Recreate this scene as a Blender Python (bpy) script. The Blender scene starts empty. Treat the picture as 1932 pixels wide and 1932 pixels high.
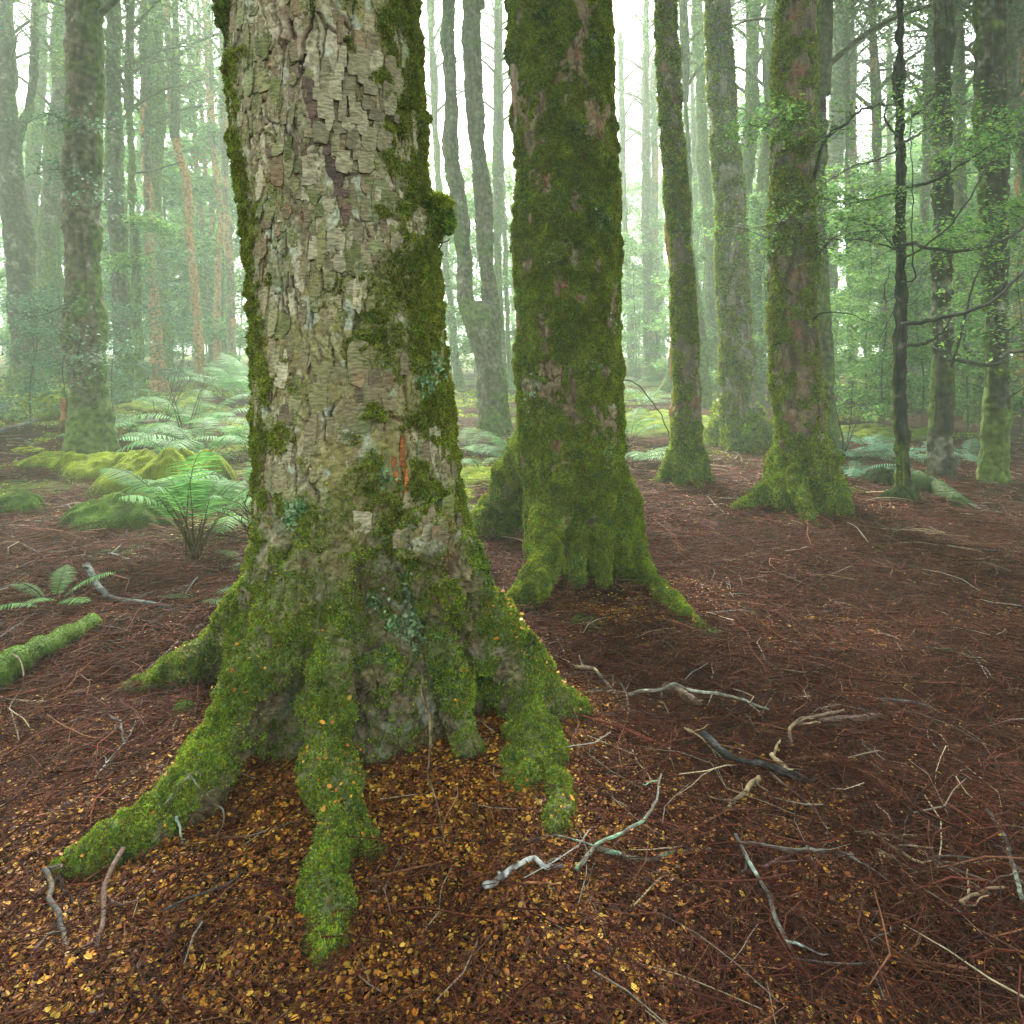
import bpy, math, random
import numpy as np
from mathutils import Vector

S = bpy.context.scene
COL = S.collection
rng = np.random.default_rng(11)
random.seed(5)

# ------------------------------------------------------------------ camera, sky, sun, exposure
FD, HZ, CX, CAMH = 1304.1, 666.5, 966.0, 1.6      # focal length / horizon / centre in survey pixels (1932 wide)
cam_d = bpy.data.cameras.new("camera")
cam = bpy.data.objects.new("camera", cam_d); COL.objects.link(cam)
cam.location = (0, 0, CAMH); cam.rotation_euler = (math.radians(90), 0, 0)
cam_d.sensor_width = 36; cam_d.lens = 36 * FD / 1932.0
cam_d.shift_y = (HZ - CX) / 1932.0
cam_d.clip_start = 0.05; cam_d.clip_end = 2000
S.camera = cam

SUN_EL, SUN_AZ = math.radians(52), math.radians(-12)      # azimuth from +Y, negative = left
W = bpy.data.worlds.new("World"); S.world = W; W.use_nodes = True
nt = W.node_tree; nt.nodes.clear()
wo = nt.nodes.new("ShaderNodeOutputWorld"); bg = nt.nodes.new("ShaderNodeBackground")
sky = nt.nodes.new("ShaderNodeTexSky"); sky.sky_type = 'NISHITA'; sky.sun_disc = False
sky.sun_elevation = SUN_EL; sky.sun_rotation = SUN_AZ
sky.air_density = 1.0; sky.dust_density = 6.0; sky.ozone_density = 1.0
hs = nt.nodes.new("ShaderNodeHueSaturation"); hs.inputs['Saturation'].default_value = 0.15
nt.links.new(sky.outputs[0], hs.inputs['Color']); nt.links.new(hs.outputs[0], bg.inputs[0])
bg.inputs[1].default_value = 0.15
nt.links.new(bg.outputs[0], wo.inputs[0])

sd = bpy.data.lights.new("sun", 'SUN'); sd.energy = 2.6; sd.angle = math.radians(14); sd.color = (1, 0.97, 0.9)
so = bpy.data.objects.new("sun", sd); COL.objects.link(so)
dv = Vector((math.sin(SUN_AZ) * math.cos(SUN_EL), math.cos(SUN_AZ) * math.cos(SUN_EL), math.sin(SUN_EL)))
so.rotation_euler = dv.to_track_quat('Z', 'Y').to_euler()

S.view_settings.view_transform = 'Standard'; S.view_settings.look = 'None'
S.view_settings.exposure = 2.7; S.view_settings.gamma = 1.0
cy = S.cycles
cy.max_bounces = 6; cy.diffuse_bounces = 3; cy.glossy_bounces = 2; cy.transmission_bounces = 3
cy.volume_bounces = 1; cy.transparent_max_bounces = 4
cy.use_denoising = True; cy.use_adaptive_sampling = True; cy.adaptive_threshold = .006
cy.caustics_reflective = False; cy.caustics_refractive = False

# ------------------------------------------------------------------ numpy noise
def _h(ix, iy, iz, seed):
    with np.errstate(over='ignore'):
        n = (ix.astype(np.int64) * 374761393 + iy.astype(np.int64) * 668265263 + iz.astype(np.int64) * 2147483647 + seed * 974634777) & 0xffffffff
        n = ((n ^ (n >> 13)) * 1274126177) & 0xffffffff
        n = ((n ^ (n >> 15)) * 2246822519) & 0xffffffff
        n = n ^ (n >> 16)
    return (n & 0xffffff) / float(0x1000000)

def vn(P, seed=0):
    P = np.asarray(P, float); i = np.floor(P); f = P - i; f = f * f * (3 - 2 * f)
    x, y, z = i[:, 0], i[:, 1], i[:, 2]; fx, fy, fz = f[:, 0], f[:, 1], f[:, 2]
    r = 0
    for a in (0, 1):
        wx = fx if a else 1 - fx
        for b in (0, 1):
            wy = fy if b else 1 - fy
            for c in (0, 1):
                wz = fz if c else 1 - fz
                r = r + wx * wy * wz * _h(x + a, y + b, z + c, seed)
    return r

def fbm(P, o=4, seed=0):
    P = np.asarray(P, float); r = 0; a = 0.5; t = 0
    for k in range(o):
        r = r + a * vn(P * (2 ** k) + 17.3 * k, seed + k * 13); t += a; a *= 0.5
    return r / t

def n2(x, y, sc, o=3, seed=0):
    return fbm(np.stack([np.asarray(x, float) / sc, np.asarray(y, float) / sc, np.zeros(np.shape(x))], 1), o, seed)

def voro(s, t, seed=0):
    i = np.floor(s); j = np.floor(t); f1 = np.full(s.shape, 9.); f2 = np.full(s.shape, 9.); idv = np.zeros(s.shape)
    z0 = np.zeros(s.shape)
    for a in (-1, 0, 1):
        for b in (-1, 0, 1):
            ci, cj = i + a, j + b
            d = np.hypot(ci + .1 + .8 * _h(ci, cj, z0, seed) - s, cj + .1 + .8 * _h(ci, cj, z0, seed + 1) - t)
            near = d < f1
            f2 = np.where(near, f1, np.minimum(f2, d)); idv = np.where(near, _h(ci, cj, z0, seed + 2), idv)
            f1 = np.where(near, d, f1)
    return f1, f2, idv

def ss(a, b, x):
    t = np.clip((x - a) / (b - a), 0, 1); return t * t * (3 - 2 * t)

def mixc(c0, c1, f):
    return c0 * (1 - f[:, None]) + np.asarray(c1) * f[:, None]

# ------------------------------------------------------------------ terrain
BUMPS = []     # (x, y, radius, height)
def g(x, y, fine=False):
    x = np.atleast_1d(np.asarray(x, float)); y = np.atleast_1d(np.asarray(y, float))
    far = np.clip(y, 0, 48)
    z = 0.028 * np.clip(far - 8, 0, None) * ss(7, 16, far)
    z = z + 0.30 * ss(-1.5, -9, x) * ss(5, 14, y)
    z = z + (n2(x + 40, y + 7, 2.3, 2, 3) - .5) * .22 * ss(1, 6, y)
    z = z + (n2(x, y, .7, 2, 5) - .5) * .10
    for bx, by, br, bh in BUMPS:
        z = z + bh * np.exp(-((x - bx) ** 2 + (y - by) ** 2) / (br * br))
    if fine:
        z = z + (n2(x, y, .16, 3, 9) - .5) * .05
    return z
BUMPS += [(-.55, 3.0, .75, .07), (.45, 5.0, .9, .06), (3.3, 7.3, 1.0, .08), (.05, 2.5, .5, .03)]

def P(u, v, Z):
    return np.array([(u - CX) / FD * Z, Z, CAMH - (v - HZ) / FD * Z])

_ZS = 1.1 * 1.012 ** np.arange(420)
def G(u, v, h=0.0):
    """survey pixel -> the point h above the ground seen there"""
    X = (u - CX) / FD * _ZS; z = CAMH - (v - HZ) / FD * _ZS
    d = z - g(X, _ZS) - h
    k = np.argmax(d < 0) if (d < 0).any() else len(_ZS) - 1
    if k == 0: Z = _ZS[0]
    else:
        a, b = d[k - 1], d[k]; t = a / (a - b + 1e-9); Z = _ZS[k - 1] * (1 - t) + _ZS[k] * t
    Z = min(Z, 75.0)
    return P(u, v, Z)

# ------------------------------------------------------------------ mesh helpers
def mk(name, V, faces, mats, col=None, smooth=True, parent=None, mat_idx=None):
    V = np.asarray(V, float)
    if parent is not None:
        V = V - np.array(parent['_w'])
    me = bpy.data.meshes.new(name)
    fl = [np.asarray(f, np.int64) for f in faces if len(f)]
    me.vertices.add(len(V)); me.vertices.foreach_set("co", V.astype(np.float32).ravel())
    nl = sum(f.size for f in fl); nf = sum(len(f) for f in fl)
    me.loops.add(nl); me.polygons.add(nf)
    me.loops.foreach_set("vertex_index", np.concatenate([f.ravel() for f in fl]).astype(np.int32))
    tot = np.concatenate([np.full(len(f), f.shape[1]) for f in fl]).astype(np.int32)
    st = np.concatenate([[0], np.cumsum(tot)[:-1]]).astype(np.int32)
    me.polygons.foreach_set("loop_start", st)
    if hasattr(me.polygons, 'foreach_set'):
        try: me.polygons.foreach_set("loop_total", tot)
        except Exception: pass
    me.polygons.foreach_set("use_smooth", np.full(nf, smooth))
    if mat_idx is not None: me.polygons.foreach_set("material_index", np.asarray(mat_idx, np.int32))
    me.update(calc_edges=True)
    if col is not None:
        a = me.attributes.new("Col", 'FLOAT_COLOR', 'POINT')
        c = np.ones((len(V), 4), np.float32); c[:, :3] = col
        a.data.foreach_set("color", c.ravel())
    for m in (mats if isinstance(mats, (list, tuple)) else [mats]): me.materials.append(m)
    o = bpy.data.objects.new(name, me); COL.objects.link(o)
    if parent is not None: o.parent = parent
    o['_w'] = [0., 0., 0.] if parent is None else list(parent['_w'])
    return o

def thing(name, label, cat, loc, group=None):
    o = bpy.data.objects.new(name, None); COL.objects.link(o); o.location = tuple(float(a) for a in loc); o.empty_display_size = .1
    o['_w'] = [float(a) for a in loc]; o['label'] = label; o['category'] = cat
    if group: o['group'] = group
    return o

def tag(o, label=None, cat=None, group=None, kind=None):
    for k, v in (('label', label), ('category', cat), ('group', group), ('kind', kind)):
        if v: o[k] = v
    return o

def cat_rom(pts, n):
    """Catmull-Rom resample of rows (any columns) to n points, by chord length"""
    p = np.asarray(pts, float)
    if len(p) == 2: p = np.array([p[0], (p[0] + p[1]) / 2, p[1]])
    d = np.linalg.norm(np.diff(p[:, :3], axis=0), axis=1); t = np.concatenate([[0], np.cumsum(d)])
    q = np.vstack([2 * p[0] - p[1], p, 2 * p[-1] - p[-2]]); T = np.linspace(0, t[-1], n)
    k = np.clip(np.searchsorted(t, T, 'right') - 1, 0, len(p) - 2)
    u = ((T - t[k]) / np.maximum(t[k + 1] - t[k], 1e-9))[:, None]
    a, b, c, e = q[k], q[k + 1], q[k + 2], q[k + 3]
    return .5 * (2 * b + (c - a) * u + (2 * a - 5 * b + 4 * c - e) * u ** 2 + (3 * b - a - 3 * c + e) * u ** 3)

def tube(path, rad, ns=8, cap=True, ell=1.0):
    """swept tube -> V, quads(+caps as tris), arc param"""
    p = np.asarray(path, float); n = len(p)
    T = np.gradient(p, axis=0); T /= np.maximum(np.linalg.norm(T, axis=1), 1e-9)[:, None]
    up = np.array([0, 0, 1.]); 
    if abs(T[:, 2]).mean() > .8: up = np.array([0, -1., 0])
    A = np.cross(T, up); A /= np.maximum(np.linalg.norm(A, axis=1), 1e-6)[:, None]
    B = np.cross(A, T)
    th = np.linspace(0, 2 * np.pi, ns, endpoint=False)
    r = np.asarray(rad, float)
    V = p[:, None, :] + r[:, None, None] * (np.cos(th)[None, :, None] * A[:, None, :] + ell * np.sin(th)[None, :, None] * B[:, None, :])
    V = V.reshape(-1, 3)
    i = np.arange(n - 1)[:, None] * ns; j = np.arange(ns)[None, :]; j2 = (j + 1) % ns
    Q = np.stack([i + j, i + j2, i + ns + j2, i + ns + j], -1).reshape(-1, 4)
    tris = np.zeros((0, 3), int)
    if cap:
        V = np.vstack([V, p[0], p[-1]]); c0, c1 = len(V) - 2, len(V) - 1
        jj = np.arange(ns); k2 = (jj + 1) % ns; b = (n - 1) * ns
        tris = np.vstack([np.stack([np.full(ns, c0), k2, jj], 1), np.stack([np.full(ns, c1), b + jj, b + k2], 1)])
    return V, Q, tris

class Bag:
    """collects V / quads / tris / colours into one mesh"""
    def __init__(s): s.V, s.Q, s.T, s.C, s.n, s.qm, s.tm = [], [], [], [], 0, [], []
    def add(s, V, Q=None, T=None, C=(1, 1, 1), m=0):
        s.V.append(V); c = np.asarray(C, float)
        s.C.append(np.broadcast_to(c, (len(V), 3)) if c.ndim == 1 else c)
        if Q is not None and len(Q): s.Q.append(np.asarray(Q) + s.n); s.qm.append(np.full(len(Q), m))
        if T is not None and len(T): s.T.append(np.asarray(T) + s.n); s.tm.append(np.full(len(T), m))
        s.n += len(V)
    def build(s, name, mats, parent=None, smooth=True):
        if not s.V: return None
        f = []; mi = []
        if s.Q: f.append(np.vstack(s.Q)); mi += s.qm
        if s.T: f.append(np.vstack(s.T)); mi += s.tm
        return mk(name, np.vstack(s.V), f, mats, np.vstack(s.C), smooth, parent, np.concatenate(mi))

def kites(base, dirv, L, wid, nrm_hint, bend=0.0):
    """leaf blades: base point, direction, length, width -> V, quads (folded kite)"""
    n = len(base)
    side = np.cross(dirv, nrm_hint); l = np.linalg.norm(side, axis=1); bad = l < 1e-5
    side[bad] = (1, 0, 0); l[bad] = 1; side /= l[:, None]
    upv = np.cross(side, dirv)
    mid = base + dirv * (L * .45)[:, None] + upv * (L * bend)[:, None]
    V = np.stack([base, mid + side * (wid * .5)[:, None], base + dirv * L[:, None], mid - side * (wid * .5)[:, None]], 1).reshape(-1, 3)
    Q = np.arange(4 * n).reshape(n, 4)
    return V, Q

def unit(n):
    v = rng.normal(size=(n, 3)); return v / np.linalg.norm(v, axis=1)[:, None]

# ------------------------------------------------------------------ materials
def mat(name, kind, scale=60.0, rough=.8, bump=.3, var=.5, transl=.0, spec=.3, col=None, bscale=None):
    m = bpy.data.materials.new(name); m.use_nodes = True; t = m.node_tree; N = t.nodes; L = t.links; N.clear()
    out = N.new("ShaderNodeOutputMaterial"); pb = N.new("ShaderNodeBsdfPrincipled")
    pb.inputs['Roughness'].default_value = rough; pb.inputs['Specular IOR Level'].default_value = spec
    tc = N.new("ShaderNodeTexCoord")
    nz = N.new("ShaderNodeTexNoise"); nz.inputs['Scale'].default_value = scale; nz.inputs['Detail'].default_value = 5
    L.new(tc.outputs['Object'], nz.inputs['Vector'])
    mr = N.new("ShaderNodeMapRange"); mr.inputs['From Min'].default_value = .3; mr.inputs['From Max'].default_value = .7
    mr.inputs['To Min'].default_value = 1 - var; mr.inputs['To Max'].default_value = 1 + var
    L.new(nz.outputs['Fac'], mr.inputs['Value'])
    mul = N.new("ShaderNodeMix"); mul.data_type = 'RGBA'; mul.blend_type = 'MULTIPLY'; mul.inputs[0].default_value = 1
    if col is None:
        at = N.new("ShaderNodeAttribute"); at.attribute_name = "Col"; L.new(at.outputs['Color'], mul.inputs[6])
    else: mul.inputs[6].default_value = (*col, 1)
    L.new(mr.outputs[0], mul.inputs[7])
    L.new(mul.outputs[2], pb.inputs['Base Color'])
    if bump:
        b = N.new("ShaderNodeBump"); b.inputs['Strength'].default_value = bump; b.inputs['Distance'].default_value = .01
        if bscale:
            nb = N.new("ShaderNodeTexNoise"); nb.inputs['Scale'].default_value = bscale; nb.inputs['Detail'].default_value = 6
            L.new(tc.outputs['Object'], nb.inputs['Vector']); L.new(nb.outputs['Fac'], b.inputs['Height'])
        else: L.new(nz.outputs['Fac'], b.inputs['Height'])
        L.new(b.outputs[0], pb.inputs['Normal'])
    if transl:
        tr = N.new("ShaderNodeBsdfTranslucent"); L.new(mul.outputs[2], tr.inputs['Color'])
        mx = N.new("ShaderNodeMixShader"); mx.inputs[0].default_value = transl
        L.new(pb.outputs[0], mx.inputs[1]); L.new(tr.outputs[0], mx.inputs[2]); L.new(mx.outputs[0], out.inputs[0])
    else: L.new(pb.outputs[0], out.inputs[0])
    return m

M_bark = mat("bark", 'b', 45, .75, .7, .4, bscale=110, spec=.35)
M_flake = mat("bark_flake", 'b', 70, .8, .6, .55, bscale=150, spec=.2)
for n_ in [n for n in M_flake.node_tree.nodes if n.type == 'TEX_NOISE']:      # fine level fissures
    mp = M_flake.node_tree.nodes.new("ShaderNodeMapping"); mp.inputs['Scale'].default_value = (.5, .5, 1.8)
    src = n_.inputs['Vector'].links[0].from_socket; M_flake.node_tree.links.new(src, mp.inputs[0]); M_flake.node_tree.links.new(mp.outputs[0], n_.inputs['Vector'])
M_barkfar = mat("bark_distant", 'b', 14, .9, .8, .65, bscale=30, spec=.15)
M_moss = mat("moss", 'm', 9, .85, 0, .35, transl=.3, spec=.15)
M_lichen = mat("lichen", 'm', 20, .9, 0, .25, transl=.15, spec=.1)
M_leaf = mat("green_leaf", 'l', 4, .6, 0, .3, transl=.45, spec=.15)
M_fern = mat("fern", 'l', 6, .6, 0, .25, transl=.4, spec=.12)
M_litter = mat("dead_leaf", 'l', 30, .5, 0, .25, transl=.12, spec=.3)
M_twig = mat("twig", 't', 80, .7, .2, .4, spec=.1)
M_stick = mat("dead_wood", 't', 50, .7, .8, .6, bscale=160, spec=.25)

def ground_mat():
    m = bpy.data.materials.new("forest_floor"); m.use_nodes = True; t = m.node_tree; N = t.nodes; L = t.links
    pb = N['Principled BSDF']; pb.inputs['Roughness'].default_value = .8; pb.inputs['Specular IOR Level'].default_value = .05
    tc = N.new("ShaderNodeTexCoord")
    def noise(sc, det=6, dist=0):
        n = N.new("ShaderNodeTexNoise"); n.inputs['Scale'].default_value = sc; n.inputs['Detail'].default_value = det
        n.inputs['Distortion'].default_value = dist; L.new(tc.outputs['Object'], n.inputs['Vector']); return n
    a = noise(38, 8, 1.5); b = noise(.9, 4); c = noise(160, 3)
    r = N.new("ShaderNodeValToRGB"); e = r.color_ramp.elements
    e[0].position = .3; e[0].color = (.007, .003, .0015, 1); e[1].position = .72; e[1].color = (.085, .022, .009, 1)
    k = r.color_ramp.elements.new(.5); k.color = (.030, .008, .0035, 1)
    L.new(a.outputs['Fac'], r.inputs[0])
    r2 = N.new("ShaderNodeValToRGB"); e = r2.color_ramp.elements
    e[0].position = .35; e[0].color = (.75, .7, .7, 1); e[1].position = .7; e[1].color = (1.5, 1.3, 1.0, 1)
    L.new(b.outputs['Fac'], r2.inputs[0])
    mx = N.new("ShaderNodeMix"); mx.data_type = 'RGBA'; mx.blend_type = 'MULTIPLY'; mx.inputs[0].default_value = 1
    L.new(r.outputs[0], mx.inputs[6]); L.new(r2.outputs[0], mx.inputs[7])
    at = N.new("ShaderNodeAttribute"); at.attribute_name = "Col"
    mm = N.new("ShaderNodeMix"); mm.data_type = 'RGBA'
    sp = N.new("ShaderNodeSeparateColor"); L.new(at.outputs['Color'], sp.inputs[0])
    L.new(sp.outputs[0], mm.inputs[0]); L.new(mx.outputs[2], mm.inputs[6])
    r3 = N.new("ShaderNodeValToRGB"); e = r3.color_ramp.elements
    e[0].position = .3; e[0].color = (.04, .06, .012, 1); e[1].position = .7; e[1].color = (.16, .2, .04, 1)
    L.new(a.outputs['Fac'], r3.inputs[0]); L.new(r3.outputs[0], mm.inputs[7])
    L.new(mm.outputs[2], pb.inputs['Base Color'])
    bp = N.new("ShaderNodeBump"); bp.inputs['Strength'].default_value = .9; bp.inputs['Distance'].default_value = .03
    ad = N.new("ShaderNodeMath"); ad.operation = 'ADD'; L.new(a.outputs['Fac'], ad.inputs[0]); L.new(c.outputs['Fac'], ad.inputs[1])
    L.new(ad.outputs[0], bp.inputs['Height']); L.new(bp.outputs[0], pb.inputs['Normal'])
    return m
M_ground = ground_mat()

# ------------------------------------------------------------------ ground sheet
def moss_floor(x, y):
    """0..1: where the floor itself is mossy (further back, left and middle)"""
    n = n2(x + 3, y - 8, 1.5, 3, 31); m = ss(.5, .66, n) * ss(8, 14, y) * .9
    m = m + ss(.47, .58, n2(x, y, .8, 3, 33)) * ss(4.6, 6.5, y) * ss(-.8, -1.8, x) * .9
    m = m + ss(.45, .6, n2(x, y, .6, 3, 35)) * ss(6, 7.5, y) * ss(1.4, .4, x) * ss(-1.6, -.6, x)
    return np.clip(m, 0, 1)

ys = np.concatenate([np.linspace(-55, -1, 30), -1 + np.cumsum(np.linspace(.028, .028, 1)), ])
yy = [-.95]
while yy[-1] < 175: yy.append(yy[-1] + max(.02, .0075 * max(yy[-1], 0)))
ys = np.concatenate([np.linspace(-55, -1, 30), np.array(yy)])
sx = np.linspace(-1, 1, 421); sx = np.sign(sx) * (abs(sx) ** 1.15)
XX = sx[None, :] * (5 + .72 * np.clip(ys, 0, None) + .5 * np.clip(-ys, 0, None))[:, None]
YY = np.broadcast_to(ys[:, None], XX.shape)
gx, gy = XX.ravel(), YY.ravel()
gz = g(gx, gy, True)
nr, nc = XX.shape
ii = (np.arange(nr - 1)[:, None] * nc + np.arange(nc - 1)[None, :]).ravel()
GQ = np.stack([ii, ii + 1, ii + nc + 1, ii + nc], 1)
gm = moss_floor(gx, gy)
ground = mk("ground", np.stack([gx, gy, gz], 1), [GQ], M_ground, np.stack([gm, gm * 0, gm * 0], 1))
tag(ground, "reddish brown forest floor of rotting leaves, twigs and moss", kind="structure")

# ------------------------------------------------------------------ haze
def haze():
    x0, x1, y0, y1, z0, z1 = -165, 165, -60, 185, -2.2, 19.5
    V = [(x, y, z) for z in (z0, z1) for y in (y0, y1) for x in (x0, x1)]
    Q = [(0, 2, 3, 1), (4, 5, 7, 6), (0, 1, 5, 4), (1, 3, 7, 5), (3, 2, 6, 7), (2, 0, 4, 6)]
    m = bpy.data.materials.new("mist"); m.use_nodes = True; t = m.node_tree; t.nodes.clear()
    o = t.nodes.new("ShaderNodeOutputMaterial"); v = t.nodes.new("ShaderNodeVolumePrincipled")
    v.inputs['Color'].default_value = (.80, 1.0, .76, 1); v.inputs['Density'].default_value = .0056
    v.inputs['Anisotropy'].default_value = .25
    t.links.new(v.outputs[0], o.inputs['Volume'])
    h = mk("haze", V, [np.array(Q)], m, smooth=False)
    tag(h, "pale green white mist hanging between the trees", kind="stuff")
haze()

# ------------------------------------------------------------------ moss sprigs and surface sampling
def tri_areas(V, F):
    a = V[F[:, 0]]; b = V[F[:, 1]]; c = V[F[:, 2]]; d = V[F[:, 3]] if F.shape[1] == 4 else c
    n = np.cross(c - a, d - b) if F.shape[1] == 4 else np.cross(b - a, c - a)
    l = np.linalg.norm(n, axis=1); return .5 * l, n / np.maximum(l, 1e-12)[:, None]

def sample(V, F, w, n):
    """n random points on quads F weighted by area * w(face)"""
    A, Nn = tri_areas(V, F); p = A * w; s = p.sum()
    if s <= 0 or n <= 0: return None
    k = rng.choice(len(F), int(n), p=p / s)
    a, b = rng.random((2, int(n), 1)); q = V[F[k]]
    pt = (q[:, 0] * (1 - a) + q[:, 1] * a) * (1 - b) + (q[:, 3] * (1 - a) + q[:, 2] * a) * b
    return pt, Nn[k], k

MOSS = {'green': [(.085, .155, .018), (.13, .22, .022), (.19, .30, .03), (.06, .105, .018)],
        'olive': [(.15, .155, .018), (.21, .21, .022), (.09, .095, .014), (.27, .27, .03)],
        'yellow': [(.27, .36, .02), (.35, .43, .03), (.18, .27, .02), (.42, .44, .05)],
        'bright': [(.19, .30, .02), (.26, .37, .03), (.13, .22, .02), (.30, .38, .04)],
        'dark': [(.045, .08, .016), (.07, .13, .02), (.10, .18, .025), (.03, .05, .014)],
        'blue': [(.09, .17, .06), (.13, .23, .09), (.19, .29, .13), (.08, .13, .04)]}
def sprigs(bag, pt, N, L, pal, two=2, droop=.0, lean=.7, wfac=.45):
    n = len(pt); pal = np.array(MOSS[pal]) if isinstance(pal, str) else np.asarray(pal)
    base_c = pal[rng.integers(0, len(pal), n)] * rng.uniform(.75, 1.25, (n, 1))
    # clumps share a tone
    cl = fbm(pt * 9, 3, 71)[:, None]; base_c = base_c * (.55 + .9 * cl)
    Ls = L * rng.uniform(.6, 1.5, n)
    for k in range(two):
        d = N + lean * unit(n); d[:, 2] -= droop; d /= np.linalg.norm(d, axis=1)[:, None]
        V, Q = kites(pt - N * .003, d, Ls, Ls * wfac, unit(n), .12)
        bag.add(V, Q, C=np.repeat(base_c, 4, 0))

# ------------------------------------------------------------------ hero trunks: union of trunk and roots, voxel remesh, bark relief
def remesh(V, faces, vox):
    o = mk("tmp", V, faces, M_bark)
    md = o.modifiers.new("r", 'REMESH'); md.mode = 'VOXEL'; md.voxel_size = vox; md.adaptivity = 0
    dg = bpy.context.evaluated_depsgraph_get(); ev = o.evaluated_get(dg); me = ev.to_mesh()
    n = len(me.vertices); V = np.empty(n * 3, np.float32); me.vertices.foreach_get("co", V); V = V.reshape(-1, 3).astype(float)
    npoly = len(me.polygons); lt = np.empty(npoly, np.int32); me.polygons.foreach_get("loop_total", lt)
    li = np.empty(len(me.loops), np.int32); me.loops.foreach_get("vertex_index", li)
    st = np.concatenate([[0], np.cumsum(lt)[:-1]]); q = st[lt == 4]; F = np.stack([li[q + i] for i in range(4)], 1)
    ev.to_mesh_clear(); m0 = o.data; bpy.data.objects.remove(o); bpy.data.meshes.remove(m0)
    return V, F

def smooth_mesh(V, F, it, lam=.5):
    e = np.vstack([F[:, [0, 1]], F[:, [1, 2]], F[:, [2, 3]], F[:, [3, 0]]]); n = len(V)
    a = np.concatenate([e[:, 0], e[:, 1]]); b = np.concatenate([e[:, 1], e[:, 0]])
    deg = np.bincount(a, minlength=n).clip(1)
    for _ in range(it):
        m = np.stack([np.bincount(a, V[b, k], n) for k in range(3)], 1) / deg[:, None]
        V = V + lam * (m - V)
    return V

def vnormals(V, F):
    d = np.cross(V[F[:, 2]] - V[F[:, 0]], V[F[:, 3]] - V[F[:, 1]]); n = len(V)
    N = np.stack([sum(np.bincount(F[:, c], d[:, k], n) for c in range(4)) for k in range(3)], 1)
    return N / np.maximum(np.linalg.norm(N, axis=1), 1e-12)[:, None]

def profile_pts(prof, Z, base, top_z, lean_damp=.5):
    """(v,left,right) rows -> centre line rows (x,y,z,r) from below ground to top_z"""
    rows = []
    for v, l, r in sorted(prof):
        p = P((l + r) / 2, v, Z); hw = (r - l) / 2 / FD * Z
        rows.append((p[0], Z, p[2], hw * Z / math.hypot(Z, hw)))
    rows.sort(key=lambda a: a[2])
    lo = rows[0]; gz0 = base[2]
    if lo[2] > gz0 - .25:
        rows.insert(0, (base[0], Z, gz0 - .35, lo[3] * 1.1))
    hi, h2 = rows[-1], rows[-2]
    if len(rows) > 3: h2 = rows[-3]
    sl = (hi[0] - h2[0]) / max(hi[2] - h2[2], .2); sl = max(-.12, min(.12, sl)) * lean_damp
    z = hi[2]; x = hi[0]; r = hi[3]
    while z < top_z:
        z += 1.2; x += sl * 1.2; r *= .965; rows.append((x, Z, z, r))
    R = np.array(rows)
    if R[-1, 2] > top_z + .01:
        q = np.array([np.interp(top_z, R[:, 2], R[:, k]) for k in range(4)]); R = np.vstack([R[R[:, 2] < top_z - .02], q])
    return R

LV = [(.46, .19, .016), (.56, .28, .025), (.36, .12, .012), (.18, .05, .010), (.07, .02, .007), (.58, .36, .05), (.26, .08, .012), (.22, .07, .012), (.10, .03, .008)]
def dead_leaves(x, y, z, size, cols, tilt=.5):
    n = len(x); a = rng.uniform(0, 6.283, n); d = np.stack([np.cos(a), np.sin(a), rng.normal(0, tilt * .6, n)], 1); d /= np.linalg.norm(d, axis=1)[:, None]
    h = np.stack([rng.normal(0, tilt, n), rng.normal(0, tilt, n), np.ones(n)], 1); sd = np.cross(d, h); sd /= np.linalg.norm(sd, axis=1)[:, None]; up = np.cross(sd, d)
    L = size * rng.choice([.45, .7, 1., 1.15, 1.6], n, p=[.2, .25, .3, .18, .07]) * rng.uniform(.85, 1.15, n); w = L * rng.uniform(.45, .85, n); p = np.stack([x, y, z], 1) - d * (L / 2)[:, None]
    cup = rng.uniform(-.25, .35, n) * L
    def at(f, s): return p + d * (L * f)[:, None] + sd * (w * s)[:, None] + up * (cup * (abs(s) * 2 + abs(f - .5)))[:, None]
    V = np.stack([at(0, 0), at(.22, .36), at(.6, .46), at(1, 0), at(.6, -.46), at(.22, -.36), at(.45, 0)], 1).reshape(-1, 3)
    k = np.arange(n)[:, None] * 7; Tt = np.vstack([k + np.array(t) for t in ((0, 1, 6), (1, 2, 6), (2, 3, 6), (3, 4, 6), (4, 5, 6), (5, 0, 6))])
    cols = np.array(cols); c = cols[rng.integers(0, len(cols), n)] * rng.uniform(.45, 1.25, (n, 1)); return V, Tt, np.repeat(c, 7, 0)

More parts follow.
